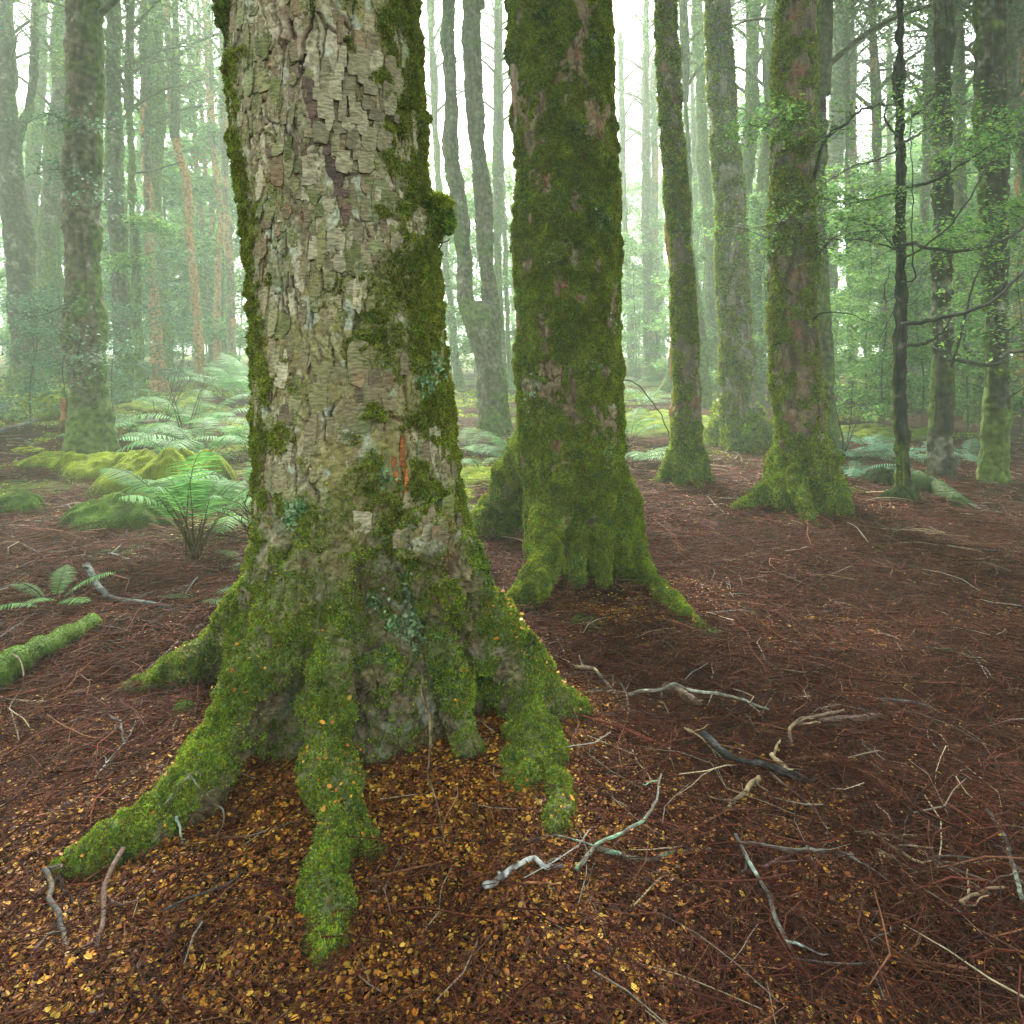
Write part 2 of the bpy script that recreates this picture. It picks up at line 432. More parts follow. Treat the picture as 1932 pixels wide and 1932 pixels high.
FLK = np.array([(.21, .18, .10), (.18, .155, .085), (.25, .22, .13), (.18, .175, .075), (.34, .31, .20), (.19, .135, .075), (.16, .175, .08), (.14, .11, .065), (.21, .20, .10), (.13, .14, .05)])
def bark_flakes(bag, p, N, w, h, th):
    """ragged thin plates lying on the trunk, lower edges lifted"""
    n = len(p); m = 11; up = np.array([0, 0, 1.]); sd = np.cross(np.broadcast_to(up, N.shape), N); sd /= np.maximum(np.linalg.norm(sd, axis=1), 1e-6)[:, None]
    lift = rng.uniform(.0, .06, n)[:, None]; tw = rng.normal(.03, .05, n)[:, None]
    u_ = np.cross(N, sd); u_ = u_ + tw * sd + N * -lift * -1.0 * -1; u_ /= np.linalg.norm(u_, axis=1)[:, None]      # top leans in, foot stands off
    nn = np.cross(sd, u_); nn = np.where((nn * N).sum(1)[:, None] < 0, -nn, nn)
    W_ = w * rng.uniform(.55, 1.5, n); H_ = h * rng.uniform(.5, 1.5, n); T_ = th * rng.uniform(.6, 1.5, n)
    an = (np.arange(m) / m * 2 * np.pi)[None, :] + rng.uniform(-.2, .2, (n, m)); rr = rng.uniform(.80, 1.14, (n, m))
    cx_, sy_ = np.cos(an), np.sin(an); k = 1 / np.maximum(np.abs(cx_), np.abs(sy_)) ** .9                          # squarish outline
    ox = cx_ * rr * k * W_[:, None] / 2; oy = sy_ * rr * k * H_[:, None] / 2
    c0 = p - N * .004
    rim = c0[:, None, :] + ox[..., None] * sd[:, None, :] + oy[..., None] * u_[:, None, :]
    wav = (rng.normal(0, .0012, (n, m)))[..., None] * nn[:, None, :]
    top = c0[:, None, :] + (ox * .95)[..., None] * sd[:, None, :] + (oy * .95)[..., None] * u_[:, None, :] + T_[:, None, None] * nn[:, None, :] + wav
    mid = (c0 + nn * (T_ * 1.05)[:, None])[:, None, :]
    Vv = np.concatenate([rim, top, mid], 1).reshape(-1, 3); B = np.arange(n)[:, None] * (2 * m + 1); j = np.arange(m); j2 = (j + 1) % m
    Q = np.stack([B + j, B + j2, B + m + j2, B + m + j], -1).reshape(-1, 4); Tt = np.stack([B + m + j, B + m + j2, np.broadcast_to(B + 2 * m, (n, m))], -1).reshape(-1, 3)
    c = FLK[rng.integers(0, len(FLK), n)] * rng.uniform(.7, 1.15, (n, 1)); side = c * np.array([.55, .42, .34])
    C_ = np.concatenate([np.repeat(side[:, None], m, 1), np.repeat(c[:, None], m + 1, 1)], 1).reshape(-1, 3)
    bag.add(Vv, Q, Tt, C_)

def near_tree(name, label, Z, base, prof, roots, vox, top, relief, paint, sprig, group=None, bulges=(), smooth=9, cat="tree", flakes=None, litter=0):
    t = thing(name, label, cat, base, group)
    rows = profile_pts(prof, Z, base, top)
    rows = rows[rows[:, 2] <= top + .01]
    c = cat_rom(rows, 60)
    Vt, Q, T = tube(c[:, :3], c[:, 3], 40)
    # tube's ring is in the horizontal plane for upright trunks
    allV = [Vt]; allQ = [Q]; allT = [T]; off = len(Vt); paths = []
    for rt in roots:
        pts = []
        for (u, v, h, r) in rt:
            p = G(u, v, h); pts.append((p[0], p[1], p[2], r))
        cc = cat_rom(pts, 30); ar = np.arange(30); kk = pts[0][0] * 7
        cc[:, 3] = np.maximum(cc[:, 3] * (1 + .6 * (n2(ar, ar * 0 + kk, 4.5, 2, 3) - .5)) * (1 - .22 * ss(4, 16, ar.astype(float))), .012); env = np.clip(np.minimum(ar, 8) / 8., 0, 1)[:, None]
        cc[:, :2] += (np.stack([n2(ar, ar * 0 + kk + 9, 6., 2, 4), n2(ar, ar * 0 + kk + 19, 6., 2, 5)], 1) - .5) * env * cc[:, 3:4] * 1.3; paths.append(cc)
        Vr, Qr, Tr = tube(cc[:, :3], cc[:, 3], 16, ell=1.3)
        allV.append(Vr); allQ.append(Qr + off); allT.append(Tr + off); off += len(Vr)
    for (u, v, dz, r) in bulges:
        p = P(u, v, Z + dz); zz = np.linspace(-1, 1, 9); pth = np.stack([p[0] + 0 * zz, p[1] + 0 * zz, p[2] + zz * r * 1.3], 1)
        Vr, Qr, Tr = tube(pth, np.maximum(r * np.sqrt(np.clip(1 - zz ** 2, 0, 1)), .004), 14)
        allV.append(Vr); allQ.append(Qr + off); allT.append(Tr + off); off += len(Vr)
    V, F = remesh(np.vstack(allV), [np.vstack(allQ), np.vstack(allT)], vox)
    V = smooth_mesh(V, F, smooth)
    N = vnormals(V, F)
    # drop what is well under ground
    cx = np.interp(V[:, 2], c[:, 2], c[:, 0]); cyv = np.interp(V[:, 2], c[:, 2], c[:, 1]); cr = np.interp(V[:, 2], c[:, 2], c[:, 3])
    phi = np.arctan2(V[:, 0] - cx, -(V[:, 1] - cyv)); rad = np.hypot(V[:, 0] - cx, V[:, 1] - cyv)
    hg = V[:, 2] - g(V[:, 0], V[:, 1])
    disp, col, moss, pal = paint(V, N, phi, rad, cr, hg)
    V = V + N * disp[:, None]
    keep = (hg[F].max(1) > -.12)
    # root ownership
    own = np.full(len(V), -1); best = np.full(len(V), 9.)
    for k, cc in enumerate(paths):
        d = np.full(len(V), 9.)
        for q in cc[::2]: d = np.minimum(d, np.linalg.norm(V - q[:3], axis=1) - q[3])
        m = (d < best); best[m] = d[m]; own[m] = k
    isroot = (best < .07) & (rad > cr + .10) & (hg < .75)
    own[~isroot] = -1
    fo = np.where((own[F] >= 0).sum(1) >= 2, own[F].max(1), -1)
    fm = moss[F].mean(1)
    L, dens = sprig
    def submesh(sel, nm, par):
        f = F[sel]; ids, inv = np.unique(f, return_inverse=True)
        return mk(nm, V[ids], [inv.reshape(f.shape)], M_bark, col[ids], True, par)
    def mossy(sel, par):
        f = F[sel]; A, Nf = tri_areas(V, f); w = fm[sel] ** 1.3
        # only as dense where it can show: skip faces turned well away from the front
        vis = np.clip(.62 - Nf[:, 1] , .06, 1.0); w = w * np.minimum(vis, .6)
        n = (A * w).sum() / .6 * dens
        if n < 30: return
        bag = Bag(); pf = pal[f].mean(1)
        for lab, key in ((0, 'green'), (1, 'olive'), (2, 'bright'), (3, 'dark'), (4, 'blue')):
            ww = w * np.clip(1 - abs(pf - lab), 0, 1)
            nn = (A * ww).sum() / .6 * dens
            r = sample(V, f, ww, nn) if nn > 10 else None
            if r is not None:
                sprigs(bag, r[0], r[1], L, key, 2, droop=.25 if lab != 2 else .0)
        lo = fbm(V[f].mean(1) * 7 + 40, 3, 77); w2 = w * ss(.52, .62, lo)          # longer shoots in clumps
        r = sample(V, f, w2, (A * w2).sum() / .6 * dens * .03)
        if r is not None: sprigs(bag, r[0], r[1], L * 1.9, 'green', 2, droop=.55, lean=.6, wfac=.28)
        bag.build("moss", M_moss, par)
    tr = submesh(keep & (fo < 0), "trunk", t); mossy(keep & (fo < 0), tr)
    for k in range(len(paths)):
        s = keep & (fo == k)
        if s.sum() > 20:
            r = submesh(s, "root", t); mossy(s, r)
    if flakes:
        sel = keep & (fo < 0); f = F[sel]; bare = np.clip(1 - 1.6 * fm[sel], 0, 1) * (V[f].mean(1)[:, 2] < 3.4) * (hg[f].mean(1) > .85)
        _, Nf = tri_areas(V, f); bare = bare * (Nf[:, 1] < .25)
        b = Bag()
        for n, w_, h_, th in flakes:
            r = sample(V, f, bare * ss(.40, .56, fbm(V[f].mean(1) * 3.5 + th * 999, 3, 83)), n)
            if r is not None:
                q = r[0]; nr_ = np.stack([q[:, 0] - np.interp(q[:, 2], c[:, 2], c[:, 0]), q[:, 1] - np.interp(q[:, 2], c[:, 2], c[:, 1]), 0 * q[:, 0]], 1); nr_ /= np.linalg.norm(nr_, axis=1)[:, None]
                bark_flakes(b, q, nr_, w_, h_, th)
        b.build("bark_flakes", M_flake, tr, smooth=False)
    if litter:
        for o in list(t.children):
            if o.name.startswith("root"):
                me = o.data; vv = np.empty(len(me.vertices) * 3, np.float32); me.vertices.foreach_get("co", vv); vv = vv.reshape(-1, 3) + np.array(t['_w'])
                ff = np.empty(len(me.loops), np.int32); me.loops.foreach_get("vertex_index", ff); ff = ff.reshape(-1, 4)
                A, Nf = tri_areas(vv, ff); w = np.clip(Nf[:, 2] - .25, 0, 1) * ss(.42, .6, fbm(vv[ff].mean(1) * 6, 3, 19)); r = sample(vv, ff, w, (A * w).sum() * litter)
                if r is not None and len(r[0]) > 3:
                    p = r[0] + r[1] * .012; V_, T_, c_ = dead_leaves(p[:, 0], p[:, 1], p[:, 2], .0145, LV[:3] + [LV[5]], .7); b = Bag(); b.add(V_, None, T_, c_); b.build("caught_leaves", M_litter, o)
    return t, c

def bark_relief(V, phi, R0, seed, sw=.075, sh=.19):
    """plate id, crack 0..1, flake layer 0..1, flake edge 0..1, fine relief, height inside the plate (-1 top .. 1 bottom)"""
    s = phi * R0; z = V[:, 2]
    w1 = (fbm(V * 7, 3, seed) - .5) + .35 * (fbm(V * 32, 3, seed + 1) - .5); w2 = (fbm(V * 7 + 31, 3, seed + 3) - .5) + .3 * (fbm(V * 30 + 5, 3, seed + 4) - .5)
    s1 = s + .055 * w1; z1 = z + .16 * w2
    f1, f2, idv = voro(s1 / sw, z1 / sh, seed); e = f2 - f1
    g1, g2, idl = voro((s + .07 * w1) / .07, (z + .1 * w2) / .8, seed + 50); e2 = g2 - g1     # long upright fissures
    gap = ss(.34, .58, fbm(np.stack([s * 8, z * 5, 0 * s], 1) + seed, 4, seed + 12))
    crack = np.maximum((1 - ss(.01, .12, e)) * gap, (1 - ss(.01, .10, e2)) * ss(.36, .52, fbm(V * 5 + 7, 4, seed + 14)))
    n = fbm(np.stack([s * 13 + 2.5 * w1, z * 7 + 2.5 * w2, V[:, 1] * 4], 1), 5, seed + 20) * 11      # ragged layered flakes
    lay = np.floor(n); fr = n - lay; edge = ss(.16, .0, fr); layer = (_h(lay, np.round(s * 6), np.round(z * 3), seed))
    terr = (np.clip(n, 3, 8) - 3 - fr + ss(.0, .14, fr)) / 5
    fine = fbm(np.stack([s * 30, z * 130, 0 * s], 1), 3, seed + 9) - .5
    return idv, crack, terr, edge, fine, layer

def paint_T1(V, N, phi, rad, cr, hg):
    idv, crack, terr, edge, fine, layer = bark_relief(V, phi, .42, 5)
    big = fbm(V * 2.2, 4, 21); med = fbm(V * 7, 4, 23); fin = fbm(V * 28, 3, 25); gr = fbm(V * 90, 2, 27)
    z = V[:, 2]
    plate = ss(.45, .0, np.hypot((phi - .1) / .36, (z - 2.75) / .62) - .55 + .5 * (med - .5))       # thick plates high in the middle
    side = ss(.74, 1.02, np.abs(phi + .05) + .9 * (med - .5) + .12 * ss(2.2, .8, z) * np.sign(phi))
    low = ss(.95, .40, hg + .9 * (med - .5) + .45 * (big - .5))
    patch = ss(.54, .64, big + .3 * (fin - .5)) * ss(.1, .9, np.abs(phi) + .45 * ss(1.7, .9, z))
    onroot = ss(.02, .10, rad - cr); pm = ss(.44, .53, .55 * fbm(V * 12 + 81, 4, 93) + .45 * fbm(V * 30 + 11, 3, 94))
    moss = np.maximum.reduce([side, low * ss(.34, .52, fin * .5 + med * .5 + .22 * onroot), patch * .85])
    bare = ss(.56, .66, fbm(V * 5.5 + 51, 4, 29)) * ss(.3, .9, hg + .5 * onroot * (N[:, 2] > .2)) * .0 + ss(.60, .68, fbm(V * 6.5 + 51, 4, 29)) * (1 - .6 * onroot)
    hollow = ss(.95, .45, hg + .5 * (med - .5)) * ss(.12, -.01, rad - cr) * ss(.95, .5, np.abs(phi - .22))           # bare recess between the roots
    flank = onroot * ss(.25, -.25, N[:, 2] + .9 * (med - .5)) * ss(.42, .52, fbm(V * 8 + 13, 3, 31))
    moss = moss * (1 - (1 - pm) * (.85 - .30 * onroot * ss(-.2, .4, N[:, 2])) * ss(2.2, 1.2, z + .9 * (np.abs(phi) > .8)))
    moss = np.clip(np.maximum(moss, .9 * ss(.60, .66, fbm(V * 11 + 61, 4, 95)) * ss(.0, .5, np.abs(phi + .1))) * (1 - .85 * flank) * (1 - .8 * hollow * ss(.35, .55, fin)) * (1 - .85 * bare), 0, 1)
    strip = np.exp(-((phi - .62 - .12 * (z - .9)) / .03) ** 2) * ss(.55, .75, z) * ss(1.45, 1.1, z)  # torn strip of red inner bark
    red = np.clip(crack * ss(.52, .62, fbm(V * 4 + 9, 3, 44)) * .8 + strip + ss(.62, .7, fbm(V * 6 + 3, 3, 46)) * .45, 0, 1) * (1 - moss)
    seam = np.exp(-((phi + .12 - .1 * (z - 2.4) + .1 * (med - .5)) / .06) ** 2) * ss(1.9, 2.3, z)   # dark seam left of the plates
    disp = (1 - moss) * ((idv - .4) * (.007 + .02 * plate) + terr * .006 + ss(1.1, .6, hg) * (.035 * (np.abs(fbm(V * 10 + 4, 4, 98) - .5) * 2 - .2) + .012 * (gr - .5)) - crack * (.016 + .008 * plate) + fine * .004 + (gr - .5) * .008 - seam * .022 - .02 * strip)
    disp = disp + moss * (.004 + .045 * (med - .35) + .045 * (np.abs(fbm(V * 15, 3, 57) - .5) * 2 - .15) + .022 * (np.abs(fbm(V * 34, 2, 58) - .5) * 2 - .2) + .02 * (fin - .5)) + .03 * (big - .5) + onroot * .10 * (fbm(V * 6 + 3, 4, 55) - .5)
    c = np.tile(np.array([.235, .20, .105]), (len(V), 1)) * np.clip(-.15 + 1.0 * fin + 1.0 * gr + .55 * (layer - .5) + .8 * fine, .15, 2)[:, None]
    c = mixc(c, (.42, .38, .27), ss(.66, .82, layer + .6 * (fin - .5)) * .7)           # pale fresh flakes
    c = mixc(c, (.42, .38, .27), plate * ss(.25, .6, idv) * .55)
    c = mixc(c, (.13, .17, .075), ss(.5, .66, fbm(V * 5 + 70, 4, 61)) * .55)          # green algae film
    c = mixc(c, (.16, .15, .03), ss(.46, .58, fbm(V * 3.1 + 20, 4, 63)) * .6)        # olive film
    c = mixc(c, (.32, .36, .28), ss(.62, .68, fbm(V * 14 + 5, 4, 65)) * .7)           # lichen spots
    c = mixc(c, (.12, .06, .045), np.clip(seam, 0, 1) * .8)
    c = mixc(c, (.045, .03, .02), np.clip(crack * .9 + edge * .5, 0, 1))
    c = mixc(c, (.20, .085, .04), np.clip(red, 0, 1) * .7)
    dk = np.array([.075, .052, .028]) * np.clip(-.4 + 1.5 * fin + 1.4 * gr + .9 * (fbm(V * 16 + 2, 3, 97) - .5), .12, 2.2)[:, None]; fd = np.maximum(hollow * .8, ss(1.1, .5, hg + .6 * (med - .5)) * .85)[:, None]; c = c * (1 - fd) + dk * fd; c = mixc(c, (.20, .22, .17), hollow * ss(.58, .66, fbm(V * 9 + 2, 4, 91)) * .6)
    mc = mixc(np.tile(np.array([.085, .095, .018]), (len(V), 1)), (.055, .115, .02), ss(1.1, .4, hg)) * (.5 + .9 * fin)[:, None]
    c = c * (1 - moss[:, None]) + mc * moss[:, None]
    pal = np.where(hg > .95, 1.0, 0.0); pal = np.where((hg < .95) & (hg > .5) & (fbm(V * 6, 2, 5) > .52), 1.0, pal)
    pal = np.where((N[:, 2] > .35) & (fbm(V * 9, 2, 8) > .45), 2.0, pal)
    pal = np.where((hg > .9) & (fbm(V * 7, 2, 8) > .6), 0.0, pal)
    pal = np.where((hg < .3) & (N[:, 2] < .1), 3.0, pal)
    pal = np.where((phi > .1) & (hg > .2) & (hg < 1.0) & (fbm(V * 8, 3, 7) > .6), 4.0, pal)
    j = rng.random(len(V)); pal = np.where(j < .20, 0., np.where(j < .36, 1., np.where(j < .56, 3., pal)))
    return disp, c, moss, pal

def paint_mossy(moss_bias, seed, yel=.3, tone=(.13, .10, .06), amp=1.0, ridge=.0, side=None, sw=.0):
    def f(V, N, phi, rad, cr, hg):
        R0 = float(np.median(cr))
        idv, crack, terr, edge, fine, layer = bark_relief(V, phi, R0, seed, .07, .17)
        big = fbm(V * 2.0 + seed, 4, seed + 1); med = fbm(V * 6 + seed, 4, seed + 2); fin = fbm(V * 22, 3, seed + 3)
        med2 = fbm(V * (9, 9, 4.5) + seed * 3, 4, seed + 12)
        moss = ss(.43, .55, moss_bias + .7 * (big - .5) + 1.0 * (med - .5) + 1.3 * (med2 - .5) + .6 * (fin - .5) + .35 * ss(.8, .1, hg) + .18 * np.abs(np.sin(phi)))
        if side is not None: moss = moss * (1 - sw * ss(.3, -.4, np.cos(phi - side) + .5 * (med - .5)) * ss(.1, .5, hg))
        onroot = ss(.03, .12, rad - cr)
        flank = ss(.15, -.3, N[:, 2] + .9 * (med - .5)) * ss(.46, .56, fbm(V * 6 + 13, 3, seed + 31)) * ss(1.0, .3, hg); moss = moss * (1 - .8 * flank)
        rdg = fbm(np.stack([phi * R0 * 28 + 3 * (med - .5), V[:, 2] * 2.5, 0 * phi], 1), 3, seed + 44)
        disp0 = ridge * (rdg - .5)
        disp = (1 - moss) * ((idv - .4) * .008 + terr * .022 - crack * .014 + fine * .004) + moss * (.006 + .055 * (med - .4) + .045 * (np.abs(fbm(V * 11, 3, seed + 57) - .5) * 2 - .15) + .03 * (fin - .5)) + .09 * (big - .5) + onroot * .08 * (fbm(V * 4.5 + 3, 3, 55) - .5)
        disp = disp * amp + disp0 * (1 - .6 * moss)
        c = np.tile(np.array(tone), (len(V), 1)) * (.4 + 1.1 * fin + .4 * (layer - .5))[:, None]
        c = mixc(c, (.26, .25, .18), ss(.6, .75, fbm(V * 10 + 5, 3, seed + 5)) * .5)
        c = mixc(c, (.16, .06, .03), ss(.6, .68, fbm(V * 5 + 15, 3, seed + 6)) * .7)
        c = c * (1 - np.clip(ridge * 30, 0, 1) * .6 * ss(.5, .3, rdg))[:, None]; c = mixc(c, (.03, .022, .015), np.clip(crack * .7, 0, 1))
        mc = mixc(np.tile(np.array([.07, .085, .018]), (len(V), 1)), (.05, .11, .02), ss(.9, .2, hg)) * (.6 + .8 * fin)[:, None]
        c = c * (1 - moss[:, None]) + mc * moss[:, None]
        pal = np.where(fbm(V * 8, 3, seed) > .35 + .35 * ss(.2, 1.6, hg), 0.0, 1.0)
        pal = np.where((fbm(V * 9, 3, seed + 8) > .72 - .4 * yel) & (hg > .1), 2.0, pal)
        pal = np.where((hg < .9) & (N[:, 2] > -.05) & (fbm(V * 7, 3, seed + 6) > .42), 2.0, pal)
        pal = np.where((N[:, 0] < -.75) & (vn(V * 7, seed + 3) > .4), 2.0, pal)
        pal = np.where(fbm(V * 9, 3, seed + 9) > .66, 4.0, pal)
        pal = np.where((N[:, 2] < -.1) & (hg < .5), 3.0, pal)
        j = rng.random(len(V)); pal = np.where(j < .22, 0., np.where(j < .40, 1., np.where(j < .47, 3., pal)))
        return disp, c, moss, pal
    return f

# ------------------------------------------------------------------ crowns (limbs + leaf sprays), a few shapes shared by all trees
LEAFC = np.array([(.035, .085, .025), (.055, .12, .03), (.085, .16, .04), (.03, .07, .03), (.11, .17, .04)])
LG = np.array([(.08, .19, .05), (.12, .26, .06), (.17, .33, .07), (.06, .15, .045), (.21, .35, .06)])
LB = np.array([(.06, .13, .07), (.08, .17, .09), (.11, .20, .10), (.05, .10, .06)])
def leaf_cloud(bag, ctr, n, spread, size, flat=.55, m=1, pal=LEAFC):
    p = rng.normal(size=(n, 3)) * spread; p[:, 2] *= flat; p += ctr
    d = unit(n); d[:, 2] = d[:, 2] * .4 - .1; d /= np.linalg.norm(d, axis=1)[:, None]
    L = size * rng.uniform(.7, 1.4, n); h = unit(n) * .6 + np.array([0, 0, 1.])
    V, Q = kites(p, d, L, L * .62, h, .08)
    c = pal[rng.integers(0, len(pal), n)] * rng.uniform(.7, 1.3, (n, 1))
    bag.add(V, Q, C=np.repeat(c, 4, 0), m=m)

def make_crown(seed, nl, leaves, size, R, Ht):
    global rng
    keep = rng; rng = np.random.default_rng(seed)
    b = Bag()
    lead = np.array([(0, 0, -.3, .13), (.05, .03, Ht * .3, .11), (-.08, .05, Ht * .6, .08), (.05, -.05, Ht, .03)]); cc = cat_rom(lead, 14)
    V, Q, T = tube(cc[:, :3], cc[:, 3], 8); b.add(V, Q, T, (.07, .065, .04), 0)
    for k in range(nl):
        a = 2.4 * k + rng.uniform(-.4, .4); h0 = Ht * (.02 + .9 * k / nl); ln = R * (1 - .45 * k / nl) * rng.uniform(.7, 1.15)
        dx, dy = math.cos(a), math.sin(a)
        pts = [(0, 0, h0, .06), (dx * ln * .35, dy * ln * .35, h0 + ln * .28, .04), (dx * ln * .7 + rng.uniform(-.2, .2), dy * ln * .7, h0 + ln * .42, .025), (dx * ln, dy * ln + rng.uniform(-.2, .2), h0 + ln * .45, .008)]
        cc = cat_rom(pts, 10); V, Q, T = tube(cc[:, :3], cc[:, 3], 6); b.add(V, Q, T, (.07, .065, .04), 0)
        for q in cc[4:]:
            for _ in range(3):
                e = q[:3] + rng.normal(size=3) * (.45, .45, .22)
                s = cat_rom([(*q[:3], .008), (*((q[:3] + e) / 2 + (0, 0, .05)), .006), (*e, .003)], 4)
                V, Q, T = tube(s[:, :3], s[:, 3], 4, False); b.add(V, Q, T, (.06, .055, .035), 0)
                leaf_cloud(b, e, max(3, leaves // (nl * 18)), .24, size, .4)
    rng = keep
    o = b.build("crown", [M_barkfar, M_leaf]); me = o.data; bpy.data.objects.remove(o)
    return me
CROWNS = [make_crown(101, 9, 2600, .075, 2.6, 4.6), make_crown(102, 8, 2200, .08, 2.3, 5.0), make_crown(103, 10, 3000, .075, 2.9, 4.2)]
SHADE_CROWNS = [make_crown(111, 10, 7000, .17, 3.3, 2.6), make_crown(112, 9, 6500, .17, 3.1, 2.4)]  # dense big-leaved shapes, made only for the added overhead shade
crown_i = 0
def shade_canopy(t, spots):
    """extra crowns added overhead to shade the near mist and floor, parented to t"""
    for k, (x, y, z, sc) in enumerate(spots):
        o = bpy.data.objects.new("crown", SHADE_CROWNS[k % 2]); COL.objects.link(o); o.parent = t  # an added crown, hung here for its shade, not grown from the trunk
        o.location = tuple(np.array((x, y, z)) - np.array(t['_w'])); o.scale = (sc,) * 3; o.rotation_euler = (0, 0, 1.3 * k + x)
def crown(t, at, scale=1.0, rz=None):
    global crown_i
    me = CROWNS[crown_i % len(CROWNS)]; crown_i += 1
    o = bpy.data.objects.new("crown", me); COL.objects.link(o); o.parent = t
    o.location = tuple(np.array(at[:3]) - np.array(t['_w'])); o.scale = (scale,) * 3
    o.rotation_euler = (0, 0, random.uniform(0, 6.28) if rz is None else rz)
    return o

# ------------------------------------------------------------------ the great beech in front
Z1 = 3.13
prof1 = [(204, 447, 795), (300, 455, 800), (400, 472, 812), (500, 482, 824), (600, 488, 832), (700, 490, 842), (800, 491, 850), (900, 490, 862), (1000, 487, 882), (1100, 468, 915), (1200, 450, 940)]
b1 = np.array([(695 - CX) / FD * Z1, Z1, 0]); b1[2] = g(b1[0], b1[1])[0]
roots1 = [
    [(610, 1050, .72, .07), (548, 1175, .50, .125), (475, 1308, .27, .13), (402, 1425, .13, .115), (322, 1518, .06, .09), (225, 1590, .03, .07), (135, 1640, .0, .05), (70, 1685, -.06, .03)],
    [(632, 1055, .72, .07), (618, 1240, .40, .105), (622, 1345, .24, .10), (606, 1450, .12, .085), (618, 1560, .06, .08), (604, 1660, .03, .07), (622, 1760, -.01, .065), (612, 1860, -.07, .04)],
    [(560, 1035, .75, .08), (485, 1130, .45, .12), (408, 1207, .21, .10), (338, 1264, .08, .075), (270, 1300, .0, .055), (205, 1335, -.08, .04)],
    [(795, 1000, .88, .08), (868, 1130, .53, .115), (935, 1230, .29, .12), (1000, 1302, .12, .095), (1062, 1345, .02, .065), (1110, 1365, -.06, .04)],
    [(850, 1120, .50, .09), (905, 1235, .22, .10), (945, 1300, .06, .08), (975, 1340, -.05, .06)],
    [(945, 1255, .18, .09), (988, 1350, .06, .085), (1000, 1440, .0, .09), (968, 1520, -.04, .085), (925, 1580, -.09, .05)],
    [(410, 1425, .10, .06), (335, 1478, .03, .045), (268, 1492, -.04, .03)],
    [(625, 1470, .09, .07), (662, 1555, .02, .055), (690, 1650, -.05, .04)],
    [(718, 1230, .42, .04), (734, 1330, .20, .045), (758, 1395, .05, .04), (785, 1440, -.05, .03)],
    [(690, 1235, .41, .045), (684, 1340, .18, .055), (674, 1420, .02, .05), (668, 1455, -.06, .04)],
    [(800, 1075, .66, .06), (835, 1228, .35, .075), (858, 1350, .12, .062), (876, 1428, .0, .045)],
    [(1000, 1390, .0, .08), (1030, 1480, -.01, .065), (1048, 1560, -.02, .06), (1056, 1640, -.07, .03)],
]
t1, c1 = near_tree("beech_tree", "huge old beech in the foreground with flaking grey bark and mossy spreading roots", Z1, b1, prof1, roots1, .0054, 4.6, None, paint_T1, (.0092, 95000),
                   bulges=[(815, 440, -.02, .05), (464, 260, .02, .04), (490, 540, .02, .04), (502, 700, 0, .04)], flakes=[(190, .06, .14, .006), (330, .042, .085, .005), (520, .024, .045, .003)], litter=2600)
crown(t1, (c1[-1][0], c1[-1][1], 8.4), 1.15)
# upper bole, limbs and leaves belong to its crown; a bole joins the two
def bole(t, c, top, name="upper_trunk", colr=(.13, .11, .07)):
    p = c[-1]; rows = [(p[0], p[1], p[2] - .25, p[3] * .97), (p[0] - .03, p[1], (p[2] + top) / 2, p[3] * .8), (p[0], p[1], top, p[3] * .6)]
    cc = cat_rom(rows, 26); V, Q, T = tube(cc[:, :3], cc[:, 3], 36)
    d = V - np.array([p[0], p[1], 0]); nrm = d * (1, 1, 0); nrm /= np.maximum(np.linalg.norm(nrm, axis=1), 1e-6)[:, None]
    V = V + nrm * ((fbm(V * 6, 3, 2) - .5) * .05)[:, None]
    c_ = np.array(colr) * (.5 + fbm(V * 9, 3, 4))[:, None]
    mk(name, V, [Q, T], M_barkfar, c_, True, t)
bole(t1, c1, 8.6)
shade_canopy(t1, [(-2.6, 2.6, 9.4, 1.1), (-5.4, 2.4, 9.9, 1.1), (-1.2, 5.6, 10.2, 1.1)])
# drooping tuft of moss on the knob
bag = Bag(); pk = P(815, 396, Z1 - .06); n = 4200
off = unit(n) * (rng.random((n, 1)) ** .4) * (.078, .05, .042); nn = off / np.linalg.norm(off, axis=1)[:, None]
sprigs(bag, pk + off, nn, .02, 'green', 2, droop=.5); sprigs(bag, pk + off * .9 + (.02, 0, .03), nn, .02, 'yellow', 1, droop=.4)
off = unit(700) * (.022, .02, .05) + (.075, -.01, -.05); sprigs(bag, pk + off, unit(700), .02, 'green', 2, droop=.9)
bag.build("moss_tuft", M_moss, t1)

# lichen rosettes scattered on the great trunk
def lichen_on(t, spots, Zc, c):
    bag = Bag()
    for (u, v, n, s) in spots:
        X = (u - CX) / FD
        # hit the trunk: solve for depth on the cylinder at that height
        Zh = Zc
        for _ in range(12):
            z = CAMH - (v - HZ) / FD * Zh; cx_ = np.interp(z, c[:, 2], c[:, 0]); r_ = np.interp(z, c[:, 2], c[:, 3])
            dx = X * Zh - cx_; dx = max(-r_ * .98, min(r_ * .98, dx)); Zh = Zc - math.sqrt(max(r_ * r_ - dx * dx, 0))
        p = P(u, v, Zh); nrm = np.array([dx, Zh - Zc, 0]); nrm /= np.linalg.norm(nrm)
        pts = p + rng.normal(size=(n, 3)) * (s, s * .25, s) + nrm * .012
        sprigs(bag, pts, np.tile(nrm, (n, 1)), .02, [(.15, .27, .12), (.22, .34, .16), (.30, .39, .22), (.10, .2, .08)], 1, lean=1.1, wfac=.8)
    bag.build("lichen", M_lichen, t)
lichen_on(t1, [(570, 962, 160, .025), (555, 975, 120, .02), (790, 1060, 260, .05), (770, 1110, 260, .05), (760, 1020, 160, .04), (780, 1150, 120, .03), (545, 1080, 90, .03), (700, 1130, 60, .02),
               (790, 720, 120, .03), (810, 690, 90, .03), (720, 900, 60, .02), (600, 1110, 80, .03), (765, 1190, 120, .03), (735, 1170, 60, .02)], Z1, c1)

